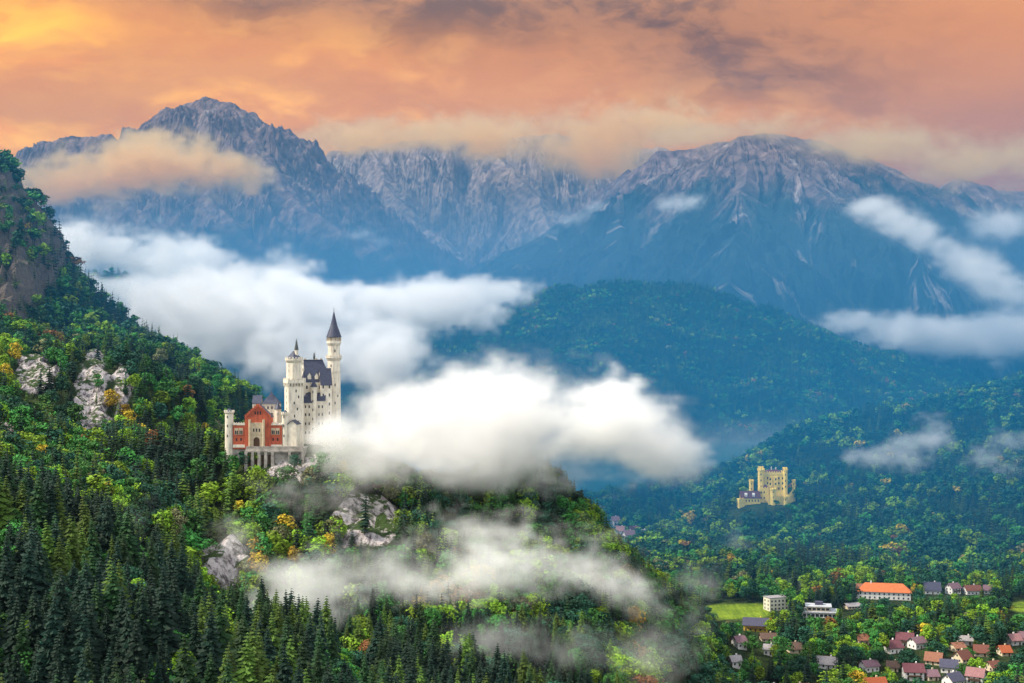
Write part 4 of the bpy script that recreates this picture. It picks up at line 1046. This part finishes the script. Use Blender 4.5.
def build_forest():
    x, y, z, h, spr, tint, lod, idx, px, top, rg = plant()
    size = h / y
    inframe = (px > 2) & (px < 1022) & (top < 676)
    # those seen best become single trees
    single = set()
    vis = np.zeros(len(x), bool); vis[idx] = True
    def in_sight(sel):           # a finer look, over the neighbours' crowns
        return visible(x[sel], y[sel], z[sel] + h[sel] * .8, 110)
    for kind in (True, False):
        sel = idx[(spr[idx] == kind) & inframe[idx]]
        sel = sel[in_sight(sel)]
        order = sel[np.argsort(-size[sel])]
        single |= set(order[:300].tolist())
    proto = {}
    for i in sorted(single, key=lambda i: y[i]):
        kind = 'spruce' if spr[i] else 'leafy'
        name = 'spruce_tree' if spr[i] else 'broadleaf_tree'
        v = int(rg.integers(len(TREES[kind, 0]))); tn, tc = (SPRUCE_TINTS if spr[i] else LEAF_TINTS)[int(tint[i])]
        zn = zone(x[i], y[i], z[i]); tall = ('tall' if h[i] > 31 else 'middling' if h[i] > 24 else 'short') if spr[i] else ('big' if h[i] > 16 else 'small')
        sc = (h[i], h[i] * rg.uniform(.9, 1.2), h[i])
        root = bpy.data.objects.new(name, None); root.location = (x[i], y[i], z[i] - .3); root.rotation_euler = (rg.normal(0, .04), rg.normal(0, .04), rg.random() * 6.28); root.scale = (h[i] * rg.uniform(.8, 1.3), h[i] * rg.uniform(.8, 1.3), h[i])
        COL.objects.link(root)
        if spr[i]: tag(root, '%s %s spruce on %s' % (tall, tn, zn), 'tree', '%s %s spruces on %s' % (tall, tn, zn))
        else: tag(root, '%s %s broadleaf tree on %s' % (tall, tn, zn), 'tree', '%s %s broadleaf trees on %s' % (tall, tn, zn))
        tr, cr, wh = TREES[kind, int(lod[i])][v]
        link(bpy.data.objects.new('trunk', tr), root)
        c = link(bpy.data.objects.new('crown', cr), root)
        c.material_slots[0].link = 'OBJECT'; c.material_slots[0].material = (SPRUCE_M if spr[i] else LEAF_M)[int(tint[i])]
    rest = np.array([i for i in idx if i not in single])
    pi = np.array([PROTO_INDEX['spruce' if spr[i] else 'leafy', int(lod[i]), int(tint[i]), int(rg.integers(len(TREES['spruce', int(lod[i])])))] for i in rest])
    scatter('forest', x[rest], y[rest], z[rest] - .3, h[rest], pi, rg, 'mixed forest of spruces and autumn broadleaf trees over the valley slopes')
    # the hills across the lake
    for n, (xs, ys, Z) in enumerate(HILLS):
        s = (10, 15, 11)[n]
        X, Yg = np.meshgrid(np.arange(xs[0] + 20, xs[-1] - 20, s), np.arange(ys[0] + 20, ys[-1] - 20, s))
        X = X.ravel() + rg.uniform(-.5, .5, X.size) * s; Yg = Yg.ravel() + rg.uniform(-.5, .5, Yg.size) * s
        fx = np.clip((X - xs[0]) / (xs[1] - xs[0]), 0, len(xs) - 1.01); fy = np.clip((Yg - ys[0]) / (ys[1] - ys[0]), 0, len(ys) - 1.01)
        i = fx.astype(int); j = fy.astype(int); u = fx - i; v = fy - j
        zz = (Z[j, i] * (1 - u) + Z[j, i + 1] * u) * (1 - v) + (Z[j + 1, i] * (1 - u) + Z[j + 1, i + 1] * u) * v
        pxh = 512 + X * F / Yg
        # drop what lies well behind the crest
        zc = np.full(len(X), -1e9); el = (zz - H) / Yg
        ok = (zz > 0) & (pxh > -30) & (pxh < 1060)
        b = np.clip(((pxh + 40) / 6).astype(int), 0, 199); o = np.argsort(Yg); run = np.full(200, -9.); keep = np.zeros(len(X), bool)
        for k in o:
            if not ok[k]: continue
            if el[k] + 22 / Yg[k] > run[b[k]]: keep[k] = True
            run[b[k]] = max(run[b[k]], el[k])
        X, Yg, zz = X[keep], Yg[keep], zz[keep]; m = len(X)
        sp = rg.random(m) < .74 + .4 * fbm(X / 150, Yg / 150, 3, 71)
        tq = fbm(X / 110, Yg / 110, 3, 72) + rg.normal(0, .4, m)
        tn = np.where(sp, np.select([tq < .0, tq < .55], [0, 1], 2), np.select([tq < -.1, tq < .6, tq < .95, tq < 1.15], [0, 1, 2, 5], 4))
        pi = np.array([PROTO_INDEX['spruce' if a else 'leafy', 2, int(t), int(rg.integers(3))] for a, t in zip(sp, tn)])
        hh = np.where(sp, rg.uniform(16, 27, m), rg.uniform(13, 19, m))
        scatter('woods', X, Yg, zz - .5, hh, pi, rg, ('blue hazy woods covering the round hill across the lake', 'distant woods on the farther hill across the lake', 'dark woods on the peak rising out of valley fog')[n])

def scatter(name, x, y, z, h, pi, rg, label):
    n = len(x); me = bpy.data.meshes.new(name); me.vertices.add(n)
    me.vertices.foreach_set('co', np.stack([x, y, z], -1).astype(np.float32).ravel())
    a = me.attributes.new('pick', 'INT', 'POINT'); a.data.foreach_set('value', pi.astype(np.int32))
    w = rg.uniform(.8, 1.4, n)
    a = me.attributes.new('size', 'FLOAT_VECTOR', 'POINT'); a.data.foreach_set('vector', np.stack([h * w, h * w, h], -1).astype(np.float32).ravel())
    a = me.attributes.new('turn', 'FLOAT_VECTOR', 'POINT'); a.data.foreach_set('vector', np.stack([rg.normal(0, .045, n), rg.normal(0, .045, n), rg.random(n) * 6.283], -1).astype(np.float32).ravel())
    o = link(bpy.data.objects.new(name, me)); tag(o, label, None, None, 'stuff')
    ng = bpy.data.node_groups.new('planting', 'GeometryNodeTree')
    ng.interface.new_socket('Geometry', in_out='INPUT', socket_type='NodeSocketGeometry'); ng.interface.new_socket('Geometry', in_out='OUTPUT', socket_type='NodeSocketGeometry')
    N = ng.nodes; L = ng.links
    gi = N.new('NodeGroupInput'); go = N.new('NodeGroupOutput'); iop = N.new('GeometryNodeInstanceOnPoints'); ci = N.new('GeometryNodeCollectionInfo')
    ci.inputs['Collection'].default_value = PROTO; ci.inputs['Separate Children'].default_value = True; ci.inputs['Reset Children'].default_value = True
    def named(nm, t):
        q = N.new('GeometryNodeInputNamedAttribute'); q.data_type = t; q.inputs[0].default_value = nm; return q.outputs[0]
    m2p = N.new('GeometryNodeMeshToPoints')
    L.new(gi.outputs[0], m2p.inputs[0]); L.new(m2p.outputs[0], iop.inputs['Points']); L.new(ci.outputs[0], iop.inputs['Instance'])
    iop.inputs['Pick Instance'].default_value = True
    L.new(named('pick', 'INT'), iop.inputs['Instance Index']); L.new(named('size', 'FLOAT_VECTOR'), iop.inputs['Scale'])
    e = N.new('FunctionNodeEulerToRotation'); L.new(named('turn', 'FLOAT_VECTOR'), e.inputs[0]); L.new(e.outputs[0], iop.inputs['Rotation'])
    L.new(iop.outputs[0], go.inputs[0])
    md = o.modifiers.new('planting', 'NODES'); md.node_group = ng
    print(name, n, 'trees')
build_forest()

# ------------------------------------------------------------------ clouds and mist: fog volumes grown inside one object each
def vapour(name, col, aniso, dens):
    m = bpy.data.materials.new(name); m.use_nodes = True; N = NT(m.node_tree); N.n.clear()
    out = N.new('ShaderNodeOutputMaterial'); pv = N.new('ShaderNodeVolumePrincipled')
    pv.inputs['Color'].default_value = (*col, 1); pv.inputs['Density'].default_value = dens; pv.inputs['Anisotropy'].default_value = aniso
    N.l.new(pv.outputs[0], out.inputs['Volume']); return m
VAPOUR = ('white_vapour', (.975, .97, .965), .1)
SUNSET_TINTED_VAPOUR = ('sunset_tinted_vapour', (.99, .82, .48), .7)  # sunset light on the far clouds is put into the vapour colour

def cloud(name, label, blobs, dens, grain, voxel, mat=None, bite=.8, soft=.35, kind=None, cat='cloud', group=None, lean=1.6, fray=1.15):
    """blobs: (px, py, Y, half width px, half height px, half depth m)"""
    if blobs[0][2] > 4600:
        blobs = [(a, b, c * MS, d, e, f * MS) for a, b, c, d, e, f in blobs]; grain *= MS; voxel *= MS; dens /= MS
    B = []
    for px, py, Yc, rx, ry, rz in blobs:
        c = Wp(px, py, Yc); B.append((c, (rx * Yc / F, rz, ry * Yc / F)))
    lo = [min(c[k] - r[k] * 1.12 for c, r in B) for k in range(3)]; hi = [max(c[k] + r[k] * 1.12 for c, r in B) for k in range(3)]
    lo[2] = max(lo[2], -8)
    ce = [(a + b) / 2 for a, b in zip(lo, hi)]
    ng = bpy.data.node_groups.new(name, 'GeometryNodeTree'); ng.interface.new_socket('Geometry', in_out='INPUT', socket_type='NodeSocketGeometry'); ng.interface.new_socket('Geometry', in_out='OUTPUT', socket_type='NodeSocketGeometry')
    N = NT(ng); go = N.new('NodeGroupOutput')
    p = N.new('GeometryNodeInputPosition').outputs[0]
    sh = None
    for c, r in B:
        q = N.vmath('MULTIPLY', N.vmath('SUBTRACT', p, tuple(c[k] - ce[k] for k in range(3))), tuple(1 / v for v in r))
        f = N.math('SUBTRACT', 1, N.vmath('LENGTH', q))
        sh = f if sh is None else N.math('SMOOTH_MAX', sh, f, .25)
    pw = N.vmath('ADD', p, tuple(ce))
    pw = N.vmath('MULTIPLY', pw, (1 / lean, 1 / lean, 1))
    n1 = N.noise(pw, 1 / grain, 8, .66, .6)
    n2 = N.noise(N.vmath('ADD', pw, (71, 13, 5)), 3.7 / grain, 4, .6)
    n = N.math('ADD', N.math('MULTIPLY', N.math('SUBTRACT', n1, .5), 2), N.math('MULTIPLY', N.math('SUBTRACT', n2, .5), fray))
    f = N.math('ADD', N.math('SUBTRACT', sh, .10), N.math('MULTIPLY', n, bite * 2.6))
    d = N.math('MULTIPLY', N.math('POWER', N.smooth(f, -.05, soft * 1.5), 1.35), 1.0)
    mat = vapour(*(mat or VAPOUR), dens)
    vc = N.new('GeometryNodeVolumeCube'); N.put(vc.inputs['Density'], d)
    vc.inputs['Min'].default_value = [a - b for a, b in zip(lo, ce)]; vc.inputs['Max'].default_value = [a - b for a, b in zip(hi, ce)]
    for k, ax in enumerate(('X', 'Y', 'Z')): vc.inputs['Resolution ' + ax].default_value = int(min(260, max(12, (hi[k] - lo[k]) / (voxel * (1.6 if k == 1 else 1)))))
    sm = N.new('GeometryNodeSetMaterial'); sm.inputs['Material'].default_value = mat
    ng.links.new(vc.outputs[0], sm.inputs[0]); ng.links.new(sm.outputs[0], go.inputs[0])
    me = bpy.data.meshes.new(name); me.materials.append(mat)
    o = link(bpy.data.objects.new(name, me)); o.location = ce
    o.modifiers.new('vapour', 'NODES').node_group = ng
    tag(o, label, None, group, 'stuff')
    return o

def build_clouds():
    G = 'clouds drifting through the valley'
    cloud('cloud', 'dense white cloud hugging the ridge beside the tall castle tower', [(430, 424, 888, 105, 60, 46), (520, 414, 888, 130, 64, 52), (600, 424, 892, 110, 62, 48), (655, 446, 895, 62, 48, 36), (372, 448, 878, 62, 46, 32), (338, 440, 872, 40, 40, 22), (500, 448, 892, 165, 48, 40)], .085, 38, 2.6, bite=.50, soft=.5, fray=.65, group=G)
    cloud('cloud', 'great white fog bank filling the valley behind the castle', [(210, 312, 1850, 80, 40, 140), (255, 322, 1720, 100, 52, 150), (335, 345, 1650, 95, 42, 140), (300, 305, 1750, 75, 26, 130), (400, 308, 1800, 85, 24, 120), (475, 292, 1900, 62, 15, 90), (390, 355, 1550, 45, 32, 90)], .050, 76, 6, bite=.8, soft=.4, group=G)
    cloud('cloud', 'white fog streaming round the dark knob at the foot of the rocky peak', [(78, 246, 3900, 60, 26, 220), (135, 256, 3950, 70, 30, 240), (180, 262, 3850, 60, 26, 220), (235, 285, 3900, 70, 26, 220), (60, 285, 3300, 40, 26, 160), (150, 292, 3100, 60, 18, 120)], .020, 150, 12, bite=.75, soft=.45, group=G)
    cloud('mist', 'thin torn mist drifting across the cliffs of the wooded spur', [(310, 594, 690, 80, 40, 26), (400, 578, 715, 100, 42, 30), (480, 568, 735, 100, 44, 30), (545, 566, 755, 75, 44, 30), (590, 575, 780, 45, 32, 26), (480, 532, 800, 80, 30, 20), (620, 590, 800, 40, 30, 24), (255, 610, 660, 40, 26, 20)], .046, 26, 2.2, bite=.7, soft=.8, kind='stuff')
    cloud('mist', 'faint mist around the castle foundation', [(290, 485, 845, 55, 34, 18), (335, 492, 840, 60, 42, 22), (235, 540, 770, 30, 30, 18)], .022, 22, 2.2, bite=.7, soft=.9, kind='stuff')
    cloud('mist', 'faint mist rising from the lower woods of the spur', [(560, 650, 660, 60, 36, 20), (650, 655, 690, 60, 36, 22), (700, 600, 840, 30, 50, 22), (640, 600, 780, 40, 24, 18), (500, 640, 640, 60, 30, 18)], .018, 22, 2.4, bite=.75, soft=.9, kind='stuff')
    cloud('mist', 'small wisp of mist among the spruces of the lower slope', [(130, 515, 640, 30, 26, 14), (262, 360 + 210, 740, 22, 24, 14)], .012, 18, 2.0, bite=.7, soft=.9, kind='stuff')
    cloud('cloud', 'torn white cloud strip lying on the hill of the yellow castle', [(868, 456, 1720, 32, 14, 30), (905, 448, 1730, 38, 20, 36), (930, 438, 1740, 24, 22, 30)], .030, 34, 3.2, bite=.7, soft=.6, group=G)
    cloud('cloud', 'pale wispy cloud on the wooded hill at the edge of the view', [(985, 458, 1740, 30, 22, 30), (1012, 440, 1750, 34, 16, 30), (1005, 470, 1700, 26, 14, 26)], .022, 34, 3.2, bite=.75, soft=.7, group=G)
    cloud('cloud', 'white fog pool in the valley between round hill and scree mountain', [(850, 322, 5600, 40, 18, 200), (915, 332, 5600, 75, 26, 260), (1000, 335, 5600, 80, 28, 260), (1060, 330, 5600, 60, 26, 240)], .012, 170, 12, bite=.5, soft=.45, group=G)
    cloud('cloud', 'long slanting cloud ribbon on the flank of the scree mountain', [(868 + 17 * k, 208 + 9.5 * k, 5500 - 45 * k, 30 + k, 13 + 1.3 * k, 170) for k in range(12)], .010, 150, 12, bite=.5, soft=.6, group=G)
    cloud('cloud', 'soft cloud hanging before the far ridge at the edge of the view', [(1000, 228, 6000, 45, 20, 220)], .006, 190, 15, bite=.6, soft=.6, group=G)
    cloud('cloud', 'cloud tinted with sunset gold wrapped round the rocky peak', [(45, 186, 7700, 70, 24, 260), (110, 178, 7700, 80, 30, 300), (175, 166, 7700, 80, 36, 320), (225, 170, 7700, 48, 28, 280), (160, 140, 8000, 40, 20, 200)], .022, 260, 17, SUNSET_TINTED_VAPOUR, bite=.6, soft=.5, group=G)
    cloud('cloud', 'small cloud puff in the saddle below the rocky peak', [(362, 235, 7200, 22, 10, 120), (380, 242, 7200, 14, 7, 90)], .006, 120, 12, bite=.6, soft=.6, group=G)
    cloud('cloud', 'tiny white cloud in front of the scree mountain', [(686, 202, 6000, 30, 11, 120), (672, 206, 6000, 22, 7, 100)], .007, 110, 10, bite=.6, soft=.6, group=G)
    cloud('cloud', 'low cloud in the notch between pale cirque and scree mountain', [(575, 220, 7300, 36, 12, 150), (540, 235, 7400, 34, 14, 150), (600, 208, 7300, 20, 9, 100)], .006, 150, 13, bite=.6, soft=.6, group=G)
    cloud('cloud', 'mauve cloud cap hiding the top of the pale cirque', [(370, 136, 11800, 110, 24, 500), (480, 136, 11800, 120, 30, 600), (590, 150, 11800, 100, 40, 500), (660, 124, 11800, 120, 30, 500)], .014, 420, 30, SUNSET_TINTED_VAPOUR, bite=.55, soft=.9, group=G)
    cloud('cloud', 'mauve cloud veil over the summit ridge of the scree mountain', [(770, 128, 7300, 90, 18, 300), (880, 146, 7400, 110, 34, 400), (990, 165, 7600, 110, 36, 400), (690, 134, 7400, 70, 18, 260)], .013, 300, 20, SUNSET_TINTED_VAPOUR, bite=.6, soft=.9, group=G)
    cloud('mist', 'pale blue mist lying over the lake', [(640, 455, 3000, 140, 34, 400), (740, 440, 3100, 120, 34, 400), (540, 460, 2900, 110, 34, 360)], .0035, 150, 14, bite=.35, soft=.9, kind='stuff')
    cloud('smoke', 'thin drifting smoke over the trees beside the modern building', [(800, 588, 1200, 50, 14, 20), (735, 545, 1350, 18, 30, 20), (720, 565, 1330, 14, 18, 16), (950, 622, 1080, 34, 18, 18)], .010, 24, 3, bite=.7, soft=.9, kind='stuff')
def valley_mist(label, box, dens, col, near, thin, far, top, res):
    """damp blue air lying in a valley, thinning upwards"""
    x0, x1, y0, y1, z0, z1 = box
    ng = bpy.data.node_groups.new('mist', 'GeometryNodeTree'); ng.interface.new_socket('Geometry', in_out='INPUT', socket_type='NodeSocketGeometry'); ng.interface.new_socket('Geometry', in_out='OUTPUT', socket_type='NodeSocketGeometry')
    N = NT(ng); go = N.new('NodeGroupOutput'); x, y, z = N.sep(N.new('GeometryNodeInputPosition').outputs[0])
    d = N.math('MULTIPLY', N.smooth(y, *near), N.smooth(y, *far))
    d = N.math('MULTIPLY', d, N.smooth(y, *thin)); d = N.math('MULTIPLY', d, N.smooth(z, *top))
    d = N.math('MULTIPLY', d, N.smooth(N.math('ABSOLUTE', x), x1 - 60, x1 - 900))
    vc = N.new('GeometryNodeVolumeCube'); N.put(vc.inputs['Density'], d)
    vc.inputs['Min'].default_value = (x0, y0, z0); vc.inputs['Max'].default_value = (x1, y1, z1)
    for ax, n in zip('XYZ', res): vc.inputs['Resolution ' + ax].default_value = n
    m = vapour('damp_blue_air', col, 0., dens)
    sm = N.new('GeometryNodeSetMaterial'); sm.inputs['Material'].default_value = m
    ng.links.new(vc.outputs[0], sm.inputs[0]); ng.links.new(sm.outputs[0], go.inputs[0])
    me = bpy.data.meshes.new('mist'); me.materials.append(m); o = link(bpy.data.objects.new('mist', me)); o.modifiers.new('vapour', 'NODES').node_group = ng
    tag(o, label, None, None, 'stuff')
if STAGE != 'noclouds':
    build_clouds()
    valley_mist('damp blue air lying over the lake and the valley floor', (-3200, 3200, 900, 4600, -30, 800), 6.0e-4, (.012, .27, .58), (950, 1380), (1800, 2500, 1.3, .06), (4550, 3900), (770, 60), (40, 34, 14))
    valley_mist('pale blue air in the valley behind the round hill', (-3600, 3600, 3900, 6300, -30, 1150), 1.25e-3, (.17, .33, .54), (3950, 4500), (0, 1, 1, 1), (6250, 5300), (860, 160), (36, 20, 14))

# ------------------------------------------------------------------ the air
def haze():
    me = bpy.data.meshes.new('haze'); bm = bmesh.new()
    bmesh.ops.create_cube(bm, size=1)
    x0, x1, y0, y1, z0, z1 = -8000, 8000, -2500, 11600, -46, 1560
    for v in bm.verts:
        v.co = (x0 if v.co.x < 0 else x1, y0 if v.co.y < 0 else y1, z0 if v.co.z < 0 else z1)
    bm.to_mesh(me); bm.free()
    o = link(bpy.data.objects.new('haze', me)); tag(o, kind='stuff')
    m = bpy.data.materials.new('haze_air'); m.use_nodes = True
    N = NT(m.node_tree); N.n.clear()
    out = N.new('ShaderNodeOutputMaterial'); pv = N.new('ShaderNodeVolumePrincipled')
    pv.inputs['Color'].default_value = (.10, .14, .20, 1)
    pv.inputs['Density'].default_value = 3.6e-5
    pv.inputs['Anisotropy'].default_value = .0
    N.l.new(pv.outputs[0], out.inputs['Volume'])
    me.materials.append(m)
haze()
